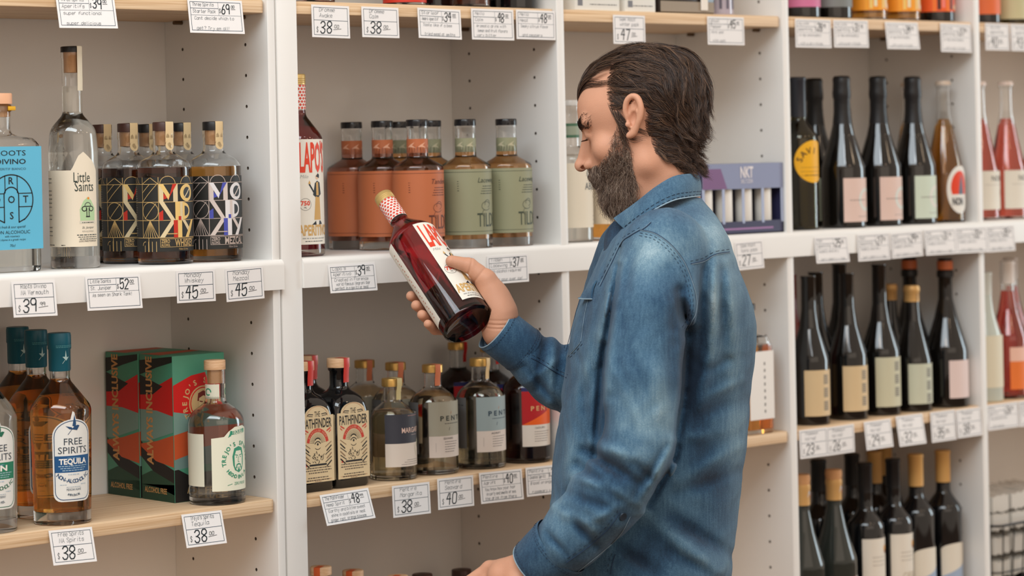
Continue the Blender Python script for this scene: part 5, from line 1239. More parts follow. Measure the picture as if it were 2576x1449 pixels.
# ------------------------------------------------------------------ the man: sculpted from distance fields, in centimetres
MO = CAM + FW * 3.97 + RT * ((1640 - PPX) / F_PX * 3.97) + UP * ((PPY - 382) / F_PX * 3.97)
MM = frame_matrix(MO) @ Matrix.Scale(0.01, 4)                    # body frame: x to the man's back, y up, z to his left
A0, B0 = (1640 - PPX) / F_PX * 397, (PPY - 382) / F_PX * 397
def P(px, py, c=0.0):
    d = 397.0 - c
    return np.array([(px - PPX) / F_PX * d - A0, (PPY - py) / F_PX * d - B0, c], np.float32)
def rcone(p, a, b, ra, rb):
    a = np.asarray(a, np.float32); b = np.asarray(b, np.float32); ba = b - a; pa = p - a
    h = np.clip(pa @ ba / max(1e-9, float(ba @ ba)), 0, 1)
    return np.linalg.norm(pa - h[:, None] * ba, axis=1) - (ra + (rb - ra) * h)
def sphere(p, c, r): return np.linalg.norm(p - np.asarray(c, np.float32), axis=1) - r
def ellip(p, c, r):
    q = p - np.asarray(c, np.float32); r = np.asarray(r, np.float32)
    k0 = np.linalg.norm(q / r, axis=1); k1 = np.linalg.norm(q / (r * r), axis=1) + 1e-9
    return k0 * (k0 - 1) / k1
def smin(a, b, k):
    h = np.clip(.5 + .5 * (b - a) / k, 0, 1); return b + (a - b) * h - k * h * (1 - h)
def smax(a, b, k): return -smin(-a, -b, k)
def chain(p, pts, rads, k=.4):
    d = None
    for i in range(len(pts) - 1):
        e = rcone(p, pts[i], pts[i + 1], rads[i], rads[i + 1]); d = e if d is None else smin(d, e, k)
    return d
def nets(f, lo, hi, h, B=8):
    """surface nets over a block-sparse grid"""
    lo = np.asarray(lo, np.float32); n = (np.ceil((np.asarray(hi) - lo) / h / B).astype(int)) * B
    F = np.empty(n, np.float32); nb = n // B
    bi = np.stack(np.meshgrid(*[np.arange(k) for k in nb], indexing='ij'), -1).reshape(-1, 3)
    cen = lo + (bi * B + B / 2 - .5) * h; fc = f(cen.astype(np.float32))
    off = np.stack(np.meshgrid(*[np.arange(B)] * 3, indexing='ij'), -1).reshape(-1, 3)
    act = np.abs(fc) < B * h * 1.25 + .6
    F6 = F.reshape(nb[0], B, nb[1], B, nb[2], B)
    sg = np.where(fc < 0, -1e3, 1e3).astype(np.float32).reshape(nb); F6[:] = sg[:, None, :, None, :, None]
    ai = bi[act]
    for s in range(0, len(ai), 700):
        ch = ai[s:s + 700]; pts = (lo + (ch[:, None, :] * B + off[None]) * h).reshape(-1, 3).astype(np.float32)
        v = f(pts).reshape(len(ch), B, B, B)
        for (i, j, k), vv in zip(ch, v): F6[i, :, j, :, k, :] = vv
    S = F < 0; c8 = [(i, j, k) for i in (0, 1) for j in (0, 1) for k in (0, 1)]
    sl = lambda A, o: A[o[0]:A.shape[0] - 1 + o[0], o[1]:A.shape[1] - 1 + o[1], o[2]:A.shape[2] - 1 + o[2]]
    cnt = sum(sl(S, o).astype(np.int8) for o in c8); cells = np.argwhere((cnt > 0) & (cnt < 8))
    idx = -np.ones(cnt.shape, np.int32); idx[tuple(cells.T)] = np.arange(len(cells))
    acc = np.zeros((len(cells), 3)); num = np.zeros(len(cells))
    val = {o: F[tuple((cells + o).T)] for o in c8}
    for o in c8:
        for ax in range(3):
            if o[ax]: continue
            q = list(o); q[ax] = 1; q = tuple(q); a, b = val[o], val[q]; m = (a < 0) != (b < 0)
            t = np.where(m, a / np.where(m, a - b, 1), 0); pt = np.tile(np.array(o, float), (len(cells), 1)); pt[:, ax] += t
            acc[m] += pt[m]; num[m] += 1
    V = lo + (cells + acc / num[:, None]) * h
    faces = []
    for ax in range(3):
        u, w = (ax + 1) % 3, (ax + 2) % 3
        a = [slice(1, -1)] * 3; a[ax] = slice(0, -1); b = list(a); b[ax] = slice(1, None)
        s0, s1 = S[tuple(a)], S[tuple(b)]; e = np.argwhere(s0 != s1); fl = s0[tuple(e.T)]
        base = e.copy(); base[:, u] += 1; base[:, w] += 1
        q = []
        for du, dw in ((0, 0), (-1, 0), (-1, -1), (0, -1)):
            r = base.copy(); r[:, u] += du; r[:, w] += dw; q.append(idx[tuple(r.T)])
        q = np.stack(q, 1); q[~fl] = q[~fl][:, ::-1]; faces.append(q[(q >= 0).all(1)])
    return V.astype(np.float32), np.concatenate(faces)
def mesh_from(name, parts, mats, parent, smooth=True):
    vs_, fs, o = [], [], 0
    for V, Fc in parts: vs_.append(V); fs.append(Fc + o); o += len(V)
    V, Fc = np.concatenate(vs_), np.concatenate(fs)
    me = bpy.data.meshes.new(name); me.vertices.add(len(V)); me.vertices.foreach_set('co', V.astype(np.float32).ravel())
    me.loops.add(Fc.size); me.loops.foreach_set('vertex_index', Fc.astype(np.int32).ravel())
    me.polygons.add(len(Fc)); me.polygons.foreach_set('loop_start', np.arange(0, Fc.size, 4, dtype=np.int32)); me.polygons.foreach_set('loop_total', np.full(len(Fc), 4, np.int32))
    me.update(calc_edges=True); me.validate()
    me.polygons.foreach_set('use_smooth', [True] * len(me.polygons))
    for m in (mats if isinstance(mats, (list, tuple)) else [mats]): me.materials.append(m)
    return link(name, me, parent)

man = thing('person', 'bearded dark-haired man in a blue denim shirt looking down at a bottle in his hand', 'person')
man.matrix_world = MM

# --- head frame: x forward, y to his left, z up, origin between the ears
TH, PH = D(18), D(20)
hf = np.array([-math.cos(TH), 0, -math.sin(TH)]); hl = np.array([-math.sin(TH), 0, math.cos(TH)]); hu = np.array([0, 1.0, 0])
HX, HY, HZ = hf * math.cos(PH) - hu * math.sin(PH), hl, hu * math.cos(PH) + hf * math.sin(PH)
HR = np.stack([HX, HY, HZ], 0).astype(np.float32); HO = P(1627, 325, 0)
def to_head(p): return (p - HO) @ HR.T
def from_head(q): return np.asarray(q, np.float32) @ HR + HO
EAR = [P(*q) for q in ((1580, 302, 7.1), (1573, 278, 7.2), (1577, 254, 7.5), (1590, 242, 7.8), (1604, 247, 8.2), (1612, 268, 8.5), (1611, 292, 8.4), (1603, 314, 8.0), (1593, 334, 7.5), (1583, 341, 7.2))]
def smooth_chain(pts, rads, k=4):
    q = [2 * pts[0] - pts[1]] + list(pts) + [2 * pts[-1] - pts[-2]]; o = []; rr = []
    for i in range(1, len(q) - 2):
        for j in range(k):
            t = j / k; o.append(.5 * (2 * q[i] + (q[i + 1] - q[i - 1]) * t + (2 * q[i - 1] - 5 * q[i] + 4 * q[i + 1] - q[i + 2]) * t * t + (3 * q[i] - q[i - 1] - 3 * q[i + 1] + q[i + 2]) * t ** 3)); rr.append(rads[i - 1] * (1 - t) + rads[i] * t)
    return o + [pts[-1]], rr + [rads[-1]]
EARC = smooth_chain(EAR, [.34, .38, .42, .44, .46, .46, .44, .44, .58, .5])
NOST = None
def f_skull(q):
    d = ellip(q, (-.4, 0, 4.3), (9.4, 7.5, 8.0)); d = smin(d, ellip(q, (4.3, 0, 4.6), (5.0, 6.2, 5.6)), 1.5)
    return d
def f_head(p, full=True):
    q = to_head(p); qa = q.copy(); qa[:, 1] = np.abs(qa[:, 1])
    d = f_skull(q)
    d = smin(d, ellip(q, (3.9, 0, -1.4), (5.6, 6.1, 6.2)), 1.5)
    d = smin(d, rcone(qa, (.4, 5.5, -.2), (.8, 5.0, -5.2), 1.5, 1.6), 1.2); d = smin(d, rcone(qa, (.8, 5.0, -5.2), (7.4, 1.3, -8.0), 1.7, 1.9), 1.2)
    d = smin(d, sphere(q, (7.9, 0, -8.0), 2.0), 1.0); d = smin(d, ellip(q, (7.2, 0, -4.0), (3.2, 3.2, 3.2)), 1.2)
    d = smin(d, sphere(qa, (6.0, 4.7, -.9), 1.9), 1.4)
    d = smin(d, rcone(qa, (8.5, .6, 3.9), (7.2, 4.7, 4.0), 1.15, 1.0), 1.0)
    d = smin(d, rcone(q, (8.4, 0, 2.6), (9.4, 0, -1.9), 1.0, 1.45), 1.0); d = smax(d, -sphere(qa, (10.35, 3.6, 2.0), 1.9), .9)
    d = smin(d, sphere(qa, (7.45, 3.3, 2.05), 1.30), .35)
    d = smin(d, rcone(qa, (8.75, 2.4, 2.75), (7.5, 4.6, 2.6), .30, .30), .30)
    d = smin(d, rcone(q, (9.0, 0, 2.8), (11.75, 0, -1.45), .66, .82), .8); d = smin(d, sphere(q, (11.95, 0, -1.7), .92), .6)
    d = smin(d, sphere(qa, (10.35, 1.25, -2.1), .78), .5); d = d if NOST is None else smax(d, -ellip(p, NOST, (.46, .30, .75)), .10)
    d = smin(d, rcone(qa, (10.2, 0, -4.1), (9.0, 2.2, -4.5), .62, .4), .3); d = smin(d, rcone(qa, (9.9, 0, -5.2), (8.9, 2.0, -5.0), .68, .4), .3)
    d = smin(d, rcone(p, P(1655, 400, 0), P(1682, 590, 0), 5.8, 5.6), 2.2)
    d = smin(d, rcone(p, P(1600, 470, 3), P(1650, 560, 2), 1.4, 1.8), 2.0)
    if full:
        near = np.linalg.norm(p - P(1594, 290, 7.6), axis=1) < 6.5
        if not near.any(): return d
        pf, df = p, d; p, d = p[near], d[near]
        e = chain(p, EARC[0], EARC[1], .12)
        ce, ax, ay = P(1594, 288, 7.45), P(1601, 250, 7.7) - P(1588, 330, 7.1), None
        ax = ax / np.linalg.norm(ax); nn = np.cross(ax, P(1612, 288, 8.3) - P(1574, 288, 7.0)); nn /= np.linalg.norm(nn); nn *= np.sign(nn[2]); ay = np.cross(nn, ax)
        w = p - ce; wl = np.stack([w @ ax, w @ ay, w @ nn], 1)
        e = smin(e, ellip(wl, (-.1, 0, -.15), (2.75, 1.25, .42)), .3)
        e = smin(e, chain(p, [P(1597, 258, 7.9), P(1603, 280, 8.2), P(1599, 303, 8.0), P(1588, 318, 7.6)], [.26, .34, .36, .34], .15), .25)
        e = smax(e, -ellip(wl, (-.55, -.12, .70), (1.30, .72, 1.0)), .2); e = smax(e, -ellip(wl, (1.25, -.05, .58), (.75, .5, .45)), .2)
        e = smin(e, sphere(p, P(1580, 313, 7.5), .46), .25)
        d = smin(d, e, .35); df = df.copy(); df[near] = d; d = df
    return d
SKIN = M('skin', (206, 152, 124), .52, sss=.08, spec=.35, var=.07, vscale=.45, bump=.25, bscale=7.0)
def hexpolys(poly, pts): # even-odd inside test
    x, y = pts[:, 0], pts[:, 1]; ins = np.zeros(len(pts), bool); n = len(poly)
    for i in range(n):
        (x0, y0), (x1, y1) = poly[i], poly[(i + 1) % n]; m = (y0 > y) != (y1 > y)
        ins ^= m & (x < (x1 - x0) * (y - y0) / (y1 - y0 + 1e-9) + x0)
    return ins

# --- held bottle frame and right hand
BC = P(1178, 818, -10.0); lo_, hi_ = -60.0, -10.0
for _ in range(40):
    m_ = (lo_ + hi_) / 2
    if np.linalg.norm(P(963, 493, m_) - BC) > 30.0: lo_ = m_
    else: hi_ = m_
BZ = P(963, 493, m_) - BC; BZ /= np.linalg.norm(BZ)
E1 = np.array([-BZ[1], BZ[0], 0]); E1 = E1 / np.linalg.norm(E1); E1 *= np.sign(E1[0])
E2 = np.array([0, 0, 1.0]) - BZ * BZ[2]; E2 /= np.linalg.norm(E2)
def bp(phi, r, s): return (BC + BZ * s + (E1 * math.cos(D(phi)) + E2 * math.sin(D(phi))) * r).astype(np.float32)
WR = P(1260, 832, -13.0)
def f_rhand(p):
    mc = [bp(-56, 5.5, 9.4), bp(-64, 5.7, 7.4), bp(-69, 5.6, 5.4), bp(-74, 5.4, 3.5)]
    d = rcone(p, P(1330, 895, -15.3), WR, 2.55, 2.3)
    d = smin(d, rcone(p, WR, bp(-42, 5.9, 2.2), 2.3, 2.1), 1.6); d = smin(d, rcone(p, WR, bp(-28, 6.0, .6), 2.35, 2.4), 2.0)
    for k, m in enumerate(mc): d = smin(d, rcone(p, bp(-44 - 4 * k, 5.9, 1.5 - .6 * k), m, 1.75, 1.2), .9)
    tips = (11.4, 8.9, 6.5, 4.3)
    for k, m in enumerate(mc):
        b0 = (-56, -64, -69, -74)[k]; t = tips[k]; s0 = (9.4, 7.4, 5.4, 3.5)[k]; sc = (1, 1.02, .98, .84)[k]
        st = [(52, 5.45, .5), (86, 5.38, .82), (113, 5.25, 1)]
        pts = [m] + [bp(b0 - an * (1.0 if k < 3 else .98), r, s0 + (t - s0) * fr) for an, r, fr in st]
        d = smin(d, chain(p, pts, [1.12 * sc, 1.02 * sc, .94 * sc, .82 * sc], .22), .4)
    th = [bp(-30, 6.0, .2), bp(2, 6.4, 4.9), bp(20, 5.9, 7.7), bp(46, 5.2, 9.3)]
    d = smin(d, chain(p, th, [2.3, 1.62, 1.22, .92], .4), 1.6)
    d = smin(d, ellip(p, bp(-16, 6.2, 2.6), (1.9, 2.1, 1.5)), 1.8)
    d = smin(d, rcone(p, bp(-6, 5.8, 5.0), bp(-50, 5.5, 8.6), 1.1, 1.1), 1.2)
    def groove(d, c, to, rad, depth, w):
        n = np.asarray(to) - np.asarray(c); n = n / np.linalg.norm(n); t = (p - c) @ n
        return d + depth * np.exp(-(t / w) ** 2) * (np.linalg.norm(p - c, axis=1) < rad)
    hb_ = bp(-30, 6, .2); un = (hb_ - WR) / np.linalg.norm(hb_ - WR)
    for q_, dp in ((.9, .09), (1.5, .11), (2.2, .07)): d = groove(d, WR + un * q_, hb_ + un * 9, 4.2, dp, .16)
    d = groove(d, bp(20, 5.9, 7.7), bp(46, 5.2, 9.3), 2.0, .10, .17); d = groove(d, bp(8, 6.2, 5.9), bp(20, 5.9, 7.7), 2.4, .08, .2)
    w = p - BC; s = w @ BZ; r = np.sqrt(np.maximum(0, (w * w).sum(1) - s * s))
    return smax(d, 4.37 - r + np.where(s < 0, s * 1.5, 0), .12)
LW = P(1318, 1440, 17.3)
def f_lhand(p):
    d = rcone(p, P(1420, 1372, 20), LW, 3.2, 2.7)
    hd = P(1240, 1462, 15.3); d = smin(d, rcone(p, LW, P(1268, 1452, 16.3), 2.6, 2.5), 1.0)
    up = np.array([.35, .93, 0.1])
    for k in range(4):
        m = hd + np.array([-.5, 1.6 - 1.9 * k, -.6 + .9 * (k - 1.5)]); sc = (1, 1.04, 1, .85)[k]
        d = smin(d, rcone(p, LW + np.array([-.8, .6 - .5 * k, 0]), m, 1.7, 1.15), 1.0)
        q1 = m + np.array([-3.6, -2.4, -.3]) * sc; q2 = q1 + np.array([-1.2, -2.4, -.4]) * sc; q3 = q2 + np.array([.2, -2.1, -.3]) * sc
        d = smin(d, chain(p, [m, q1, q2, q3], [1.05 * sc, .92 * sc, .82 * sc, .7 * sc], .25), .5)
    t0 = LW + np.array([-1.0, -1.5, 1.8]); t1 = t0 + np.array([-2.8, -3.6, 1.2]); t2 = t1 + np.array([-1.8, -2.4, .1]); t3 = t2 + np.array([-1.2, -2.0, -.3])
    return smin(d, chain(p, [t0, t1, t2, t3], [1.9, 1.4, 1.05, .8], .6), .9)

# --- shirt
SL = [(495, 1690, 1758, 6.0), (515, 1625, 1775, 8.0), (535, 1592, 1797, 11.0), (565, 1560, 1818, 15.0), (600, 1530, 1832, 17.5), (650, 1512, 1846, 19.0), (700, 1492, 1866, 19.3), (750, 1466, 1884, 18.3), (800, 1446, 1896, 17.2), (850, 1432, 1899, 16.2), (900, 1426, 1896, 15.6), (1000, 1413, 1886, 15.0), (1100, 1401, 1875, 14.8), (1200, 1389, 1866, 14.8), (1300, 1385, 1856, 15.2), (1400, 1384, 1843, 17.8), (1449, 1384, 1836, 18.0), (1600, 1392, 1826, 18.2)]
_b = np.array([P(0, y)[1] for y, *_ in SL])[::-1]; _l = np.array([P(x, y)[0] for y, x, _, _ in SL])[::-1]; _r = np.array([P(x, y)[0] for y, _, x, _ in SL])[::-1]; _hh = np.array([h for *_, h in SL])[::-1]
_bb = np.linspace(_b[0], _b[-1], 240); ker = np.hanning(17); ker /= ker.sum()
sm = lambda v: np.convolve(np.pad(np.interp(_bb, _b, v), 8, 'edge'), ker, 'valid')
_ls, _rs, _hs = sm(_l), sm(_r), sm(_hh)
LA = [P(1672, 632, 14.8), P(1640, 790, 20), P(1621, 950, 22.5), P(1607, 1130, 23.5), P(1522, 1258, 22.5), P(1436, 1352, 20.5), P(1352, 1424, 18)]; LRD = [6.5, 6.3, 6.0, 5.9, 5.3, 4.7, 3.9]
RA = [P(1600, 640, -14), P(1545, 800, -18), P(1490, 985, -19), P(1404, 946, -17), P(1350, 908, -15.5), P(1318, 882, -14.5), P(1250, 830, -13)]; RRD = [6.3, 6.0, 5.6, 5.1, 4.3, 3.5, 3.25]
FOLDS = [(1552, 690, 1518, 900, -.75, 9), (1517, 890, 1497, 1120, -.95, 9), (1536, 700, 1503, 900, .3, 10), (1730, 850, 1723, 1010, -1.0, 11), (1722, 1000, 1700, 1140, -1.0, 11), (1700, 1140, 1640, 1262, -.8, 10), (1760, 940, 1850, 900, -.3, 12), (1770, 1000, 1860, 960, .3, 12), (1590, 900, 1640, 1010, -.25, 14), (1560, 960, 1620, 1090, .25, 14), (1712, 742, 1727, 828, -1.5, 15), (1690, 760, 1700, 850, -.5, 16), (1742, 690, 1752, 800, .35, 12), (1800, 655, 1788, 880, .55, 15), (1772, 700, 1766, 900, -.5, 16), (1832, 680, 1850, 880, .35, 14), (1815, 700, 1822, 880, -.35, 12), (1786, 880, 1760, 1010, .4, 16), (1745, 860, 1738, 1050, -.6, 22),
         (1482, 1140, 1590, 1205, -1.15, 15), (1498, 1118, 1585, 1150, .6, 15), (1465, 1178, 1555, 1252, -.7, 14), (1450, 1200, 1535, 1225, .65, 15), (1500, 1215, 1600, 1265, .5, 14), (1600, 1170, 1650, 1215, -.5, 13), (1690, 1120, 1628, 1235, .5, 12), (1672, 1130, 1600, 1240, -.4, 10),
         (1425, 1290, 1490, 1362, -.85, 13), (1402, 1278, 1480, 1330, .7, 14), (1440, 1245, 1560, 1290, -.45, 13), (1380, 1345, 1420, 1390, -.5, 9), (1490, 1310, 1560, 1270, .4, 12), (1530, 1010, 1508, 1120, -.5, 16), (1555, 700, 1527, 980, .45, 20), (1590, 640, 1560, 760, -.35, 16), (1650, 880, 1660, 1080, .3, 30), (1690, 880, 1690, 1060, -.3, 18),
         (1640, 1310, 1790, 1430, .75, 20), (1700, 1310, 1830, 1390, -.6, 18), (1690, 1390, 1800, 1449, -.5, 16), (1720, 1200, 1850, 1130, .45, 18), (1710, 1240, 1840, 1190, -.4, 16), (1730, 1050, 1860, 1010, -.35, 18), (1560, 1380, 1640, 1430, -.5, 16), (1720, 1100, 1800, 1090, .4, 16),
         (1480, 760, 1455, 880, -.35, 14), (1510, 650, 1470, 800, .3, 14), (1500, 860, 1450, 1000, .4, 18), (1460, 920, 1470, 1020, -.4, 15), (1440, 1060, 1420, 1240, .3, 18), (1370, 850, 1352, 965, -.55, 10), (1392, 862, 1385, 1000, .5, 12), (1330, 930, 1400, 1015, -.5, 10), (1410, 900, 1330, 960, .35, 10), (1415, 860, 1400, 960, -.4, 9)]
def persp(p):
    d = 397 - p[:, 2]; return (p[:, 0] + A0) / d * F_PX + PPX, PPY - (p[:, 1] + B0) / d * F_PX
def fold_field(p):
    X, Y = persp(p); out = np.zeros(len(p), np.float32)
    for x0, y0, x1, y1, hgt, w in FOLDS:
        ex, ey = x1 - x0, y1 - y0; L2 = ex * ex + ey * ey; t = np.clip(((X - x0) * ex + (Y - y0) * ey) / L2, -.1, 1.1)
        d2 = (X - x0 - t * ex) ** 2 + (Y - y0 - t * ey) ** 2; m = d2 < (3 * w) ** 2
        if m.any():
            tt = np.clip(t[m], 0, 1); out[m] += 1.25 * hgt * np.exp(-d2[m] / (w * w)) * (.35 + .65 * np.sin(PI * np.clip(tt, .05, .95)))
    out += .16 * np.sin(p[:, 0] * .55 + 2 * np.sin(p[:, 1] * .16) + p[:, 2] * .3) * np.sin(p[:, 1] * .21 + p[:, 0] * .18 + 1.3) + .07 * np.sin(p[:, 0] * 1.7 + np.sin(p[:, 1] * .6) * 2 + p[:, 2]) * np.sin(p[:, 1] * .8 + p[:, 2] * .5)
    return out
def cutcap(p, d, end, prev, rin):
    n = end - prev; n = n / np.linalg.norm(n); t = (p - end) @ n
    d = np.maximum(d, t); inner = rcone(p, end - n * 4.0, end + n * 2, rin, rin)
    return np.maximum(d, -inner)
def f_shirt(p, folds=True):
    b = p[:, 1]; l = np.interp(b, _bb, _ls); r = np.interp(b, _bb, _rs); hc = np.interp(b, _bb, _hs); ha = (r - l) / 2
    u = np.abs((p[:, 0] - (l + r) / 2) / ha); w = np.abs(p[:, 2] / hc)
    d = ((u ** 2.35 + w ** 2.35) ** (1 / 2.35) - 1) * np.minimum(ha, hc) * .92
    d = smax(d, b - _b[-1], 1.0); d = np.maximum(d, _b[0] - b)
    la = chain(p, LA, LRD, 1.0); la = cutcap(p, la, LA[-1], LA[-2], 3.3)
    ra = chain(p, RA, RRD, 1.0); ra = cutcap(p, ra, RA[-1], RA[-2], 2.85)
    d = smin(d, ra, .6); d = smin(d, la, .55)
    if folds: d = d - fold_field(p)
    return d

# build the surfaces
_cv, _cf = nets(lambda p: f_head(p, False), P(1425, 470, -8), P(1560, 330, 8), .3)
_h = BVHTree.FromPolygons(_cv.tolist(), _cf.tolist()).ray_cast(Vector((-A0, -B0, 397.0)), (Vector(P(1468, 421, 0).tolist()) - Vector((-A0, -B0, 397.0))).normalized())
if _h[0] is not None: NOST = np.array(_h[0][:], np.float32) + np.array((0, -.02, -.15), np.float32)
hv = nets(f_head, P(1425, 620, -12) - (1, 0, 0), P(1835, 90, 12) + np.array([0, 1, 0]), .15)
rv = nets(f_rhand, (-41, -37, -26), (-18, -14, -2), .115)
lv = nets(f_lhand, (-34, -78, 5), (-11, -54, 26), .16)
def f_core(p):
    d = chain(p, [P(1690, 590, 0), P(1680, 800, 0), P(1640, 1300, 0), P(1625, 1620, 0)], [3.5, 8, 9, 9], 1)
    for s in (-1, 1):
        d = smin(d, chain(p, [P(1630, 1600, 0) + (0, 0, 8 * s), P(1610, 2300, 0) + (0, 0, 9 * s), P(1640, 2950, 0) + (0, 0, 9 * s)], [6.5, 4.5, 3.0], 1), 1)
    d = smin(d, chain(p, [P(1690, 640, 4)] + [q for q in LA[:-1]] + [LW], [4, 3.8, 3.6, 3.4, 3.2, 2.9, 2.7, 2.4], .8), 1); d = smin(d, chain(p, [P(1650, 640, -4)] + RA[:-1] + [WR], [4, 3.6, 3.4, 3.2, 2.9, 2.7, 2.6, 2.4], .8), 1)
    return d
kv = nets(f_core, (-30, -163, -24), (18, -12, 28), .9)
body = mesh_from('body', [hv, rv, lv, kv], SKIN, man)
sv = nets(f_shirt, (-30, -76, -27), (18.5, -5, 32), .28)
def denim():
    m = bpy.data.materials.new('denim'); m.use_nodes = True; nt = m.node_tree; b = nt.nodes['Principled BSDF']; L = nt.links.new
    tc = nt.nodes.new('ShaderNodeTexCoord'); at = nt.nodes.new('ShaderNodeAttribute'); at.attribute_name = 'fade_shade'
    def noise(sc, det, mapscale=None):
        n = nt.nodes.new('ShaderNodeTexNoise'); n.inputs['Scale'].default_value = sc; n.inputs['Detail'].default_value = det
        if mapscale:
            mp = nt.nodes.new('ShaderNodeMapping'); mp.inputs['Scale'].default_value = mapscale; L(tc.outputs['Object'], mp.inputs['Vector']); L(mp.outputs['Vector'], n.inputs['Vector'])
        else: L(tc.outputs['Object'], n.inputs['Vector'])
        return n.outputs['Fac']
    def math_(op, a, c):
        n = nt.nodes.new('ShaderNodeMath'); n.operation = op
        for i, v in enumerate((a, c)):
            if isinstance(v, (int, float)): n.inputs[i].default_value = v
            else: L(v, n.inputs[i])
        return n.outputs[0]
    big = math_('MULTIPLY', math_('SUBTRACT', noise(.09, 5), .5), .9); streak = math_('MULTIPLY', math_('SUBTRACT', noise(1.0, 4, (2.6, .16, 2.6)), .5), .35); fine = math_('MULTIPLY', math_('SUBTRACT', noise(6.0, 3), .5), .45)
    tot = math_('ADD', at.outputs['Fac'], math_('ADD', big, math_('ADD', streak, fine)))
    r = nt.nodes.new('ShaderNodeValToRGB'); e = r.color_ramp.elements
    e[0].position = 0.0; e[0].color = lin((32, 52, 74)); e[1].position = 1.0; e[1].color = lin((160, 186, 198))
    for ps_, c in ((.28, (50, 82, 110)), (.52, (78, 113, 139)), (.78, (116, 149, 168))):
        q = e.new(ps_); q.color = lin(c)
    L(tot, r.inputs['Fac']); L(r.outputs['Color'], b.inputs['Base Color']); b.inputs['Roughness'].default_value = .85; b.inputs['Specular IOR Level'].default_value = .2; b.inputs['Sheen Weight'].default_value = .12
    bp_ = nt.nodes.new('ShaderNodeBump'); bp_.inputs['Strength'].default_value = .35; bp_.inputs['Distance'].default_value = .12; L(noise(9.0, 2, (1, 1.6, 1)), bp_.inputs['Height']); L(bp_.outputs['Normal'], b.inputs['Normal'])
    return m
DENIM = denim()
THREAD = M('denim_seam', (36, 58, 84), .85); FRAY = M('seam_fray', (150, 174, 188), .9)
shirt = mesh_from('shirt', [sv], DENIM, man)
FADES_AND_SHADE = [(1655, 620, 85, 50, .22), (1600, 720, 55, 110, .12), (1610, 1070, 80, 110, .22), (1690, 1080, 30, 120, .22), (1790, 590, 60, 50, .28), (1795, 760, 22, 150, .22), (1840, 800, 26, 200, .16), (1752, 940, 38, 170, -.34), (1770, 1110, 65, 130, -.26), (1480, 720, 40, 90, -.06), (1360, 930, 95, 90, -.22), (1520, 1200, 60, 40, -.12), (1490, 1290, 80, 55, -.08), (1700, 1370, 130, 90, -.14), (1850, 1100, 22, 250, .20), (1450, 1040, 40, 160, .06), (1440, 800, 30, 90, .10), (1560, 590, 40, 60, -.04)]  # lighter wear patches; the negative blobs are shade painted into the denim
def fade_shade_attr(ob, base=.46):
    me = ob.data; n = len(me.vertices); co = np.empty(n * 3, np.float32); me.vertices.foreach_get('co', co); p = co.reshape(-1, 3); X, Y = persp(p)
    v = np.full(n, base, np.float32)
    for x, y, rx, ry, a in FADES_AND_SHADE: v += a * np.exp(-((X - x) / rx) ** 2 - ((Y - y) / ry) ** 2)
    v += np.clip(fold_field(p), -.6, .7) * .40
    at = me.attributes.new('fade_shade', 'FLOAT', 'POINT'); at.data.foreach_set('value', v)
fade_shade_attr(shirt)
SBVH = BVHTree.FromPolygons(sv[0].tolist(), sv[1].tolist()); CAMM = Vector((-A0, -B0, 397.0))
def on_shirt(px, py):
    t = Vector(P(px, py, 0).tolist()); d = (t - CAMM).normalized(); h = SBVH.ray_cast(CAMM, d)
    return (h[0], h[1]) if h[0] is not None else (None, None)
def resample(pts, step):
    out = [np.array(pts[0], float)]
    # catmull-rom
    q = [np.array(p, float) for p in pts]; q = [2 * q[0] - q[1]] + q + [2 * q[-1] - q[-2]]; dense = []
    for i in range(1, len(q) - 2):
        for k in range(24):
            t = k / 24; dense.append(.5 * (2 * q[i] + (q[i + 1] - q[i - 1]) * t + (2 * q[i - 1] - 5 * q[i] + 4 * q[i + 1] - q[i + 2]) * t * t + (3 * q[i] - q[i - 1] - 3 * q[i + 1] + q[i + 2]) * t ** 3))
    dense.append(q[-2]); acc = 0
    for a, b in zip(dense[:-1], dense[1:]):
        acc += np.linalg.norm(b - a)
        if acc >= step: out.append(b); acc = 0
    return out
seam_mb, st_mb, fray_mb = MB(), MB(), MB()
def seam(pts, offs=(0, 7), cord=.11, stitch=True, fray=True, step=6):
    for oi, of in enumerate(offs):
        path = resample(pts, step); loc = []
        for i, q in enumerate(path):
            a, b = path[max(0, i - 1)], path[min(len(path) - 1, i + 1)]; t = (b - a) / (np.linalg.norm(b - a) + 1e-9); nrm = np.array([-t[1], t[0]])
            h, n = on_shirt(*(q + nrm * of))
            if h is not None: loc.append((h, n))
        loc = [l for i, l in enumerate(loc) if i == 0 or (l[0] - loc[i - 1][0]).length < 2.0]
        if len(loc) < 3: continue
        if oi == 0:
            seam_mb.tube([h + n * .03 for h, n in loc], cord, 5)
            if fray: fray_mb.tube([h + n * .10 + (loc[min(i + 1, len(loc) - 1)][0] - loc[max(i - 1, 0)][0]).cross(n).normalized() * .10 for i, (h, n) in enumerate(loc)], .034, 4)
        if stitch:
            for (h0, n0), (h1, n1) in zip(loc[:-1:2], loc[1::2]): st_mb.tube([h0 + n0 * .04, h1 + n1 * .04], .045, 4)
seam([(1612, 578), (1650, 588), (1690, 618), (1722, 660), (1742, 710), (1752, 760), (1746, 800), (1728, 832)], (0, 8, 15))
seam([(1738, 664), (1770, 656), (1800, 640), (1836, 634)], (0, -7))
seam([(1612, 578), (1588, 592), (1565, 610), (1540, 660), (1510, 720)], (0, 6), stitch=True)
seam([(1638, 560), (1625, 572), (1612, 580)], (0,))
seam([(1470, 752), (1455, 800), (1440, 860), (1432, 890)], (10, 16), cord=.06, fray=False)
seam([(1430, 895), (1445, 880), (1462, 860)], (0, 6), cord=.08)
seam([(1462, 860), (1470, 800), (1482, 745)], (0,), cord=.07)
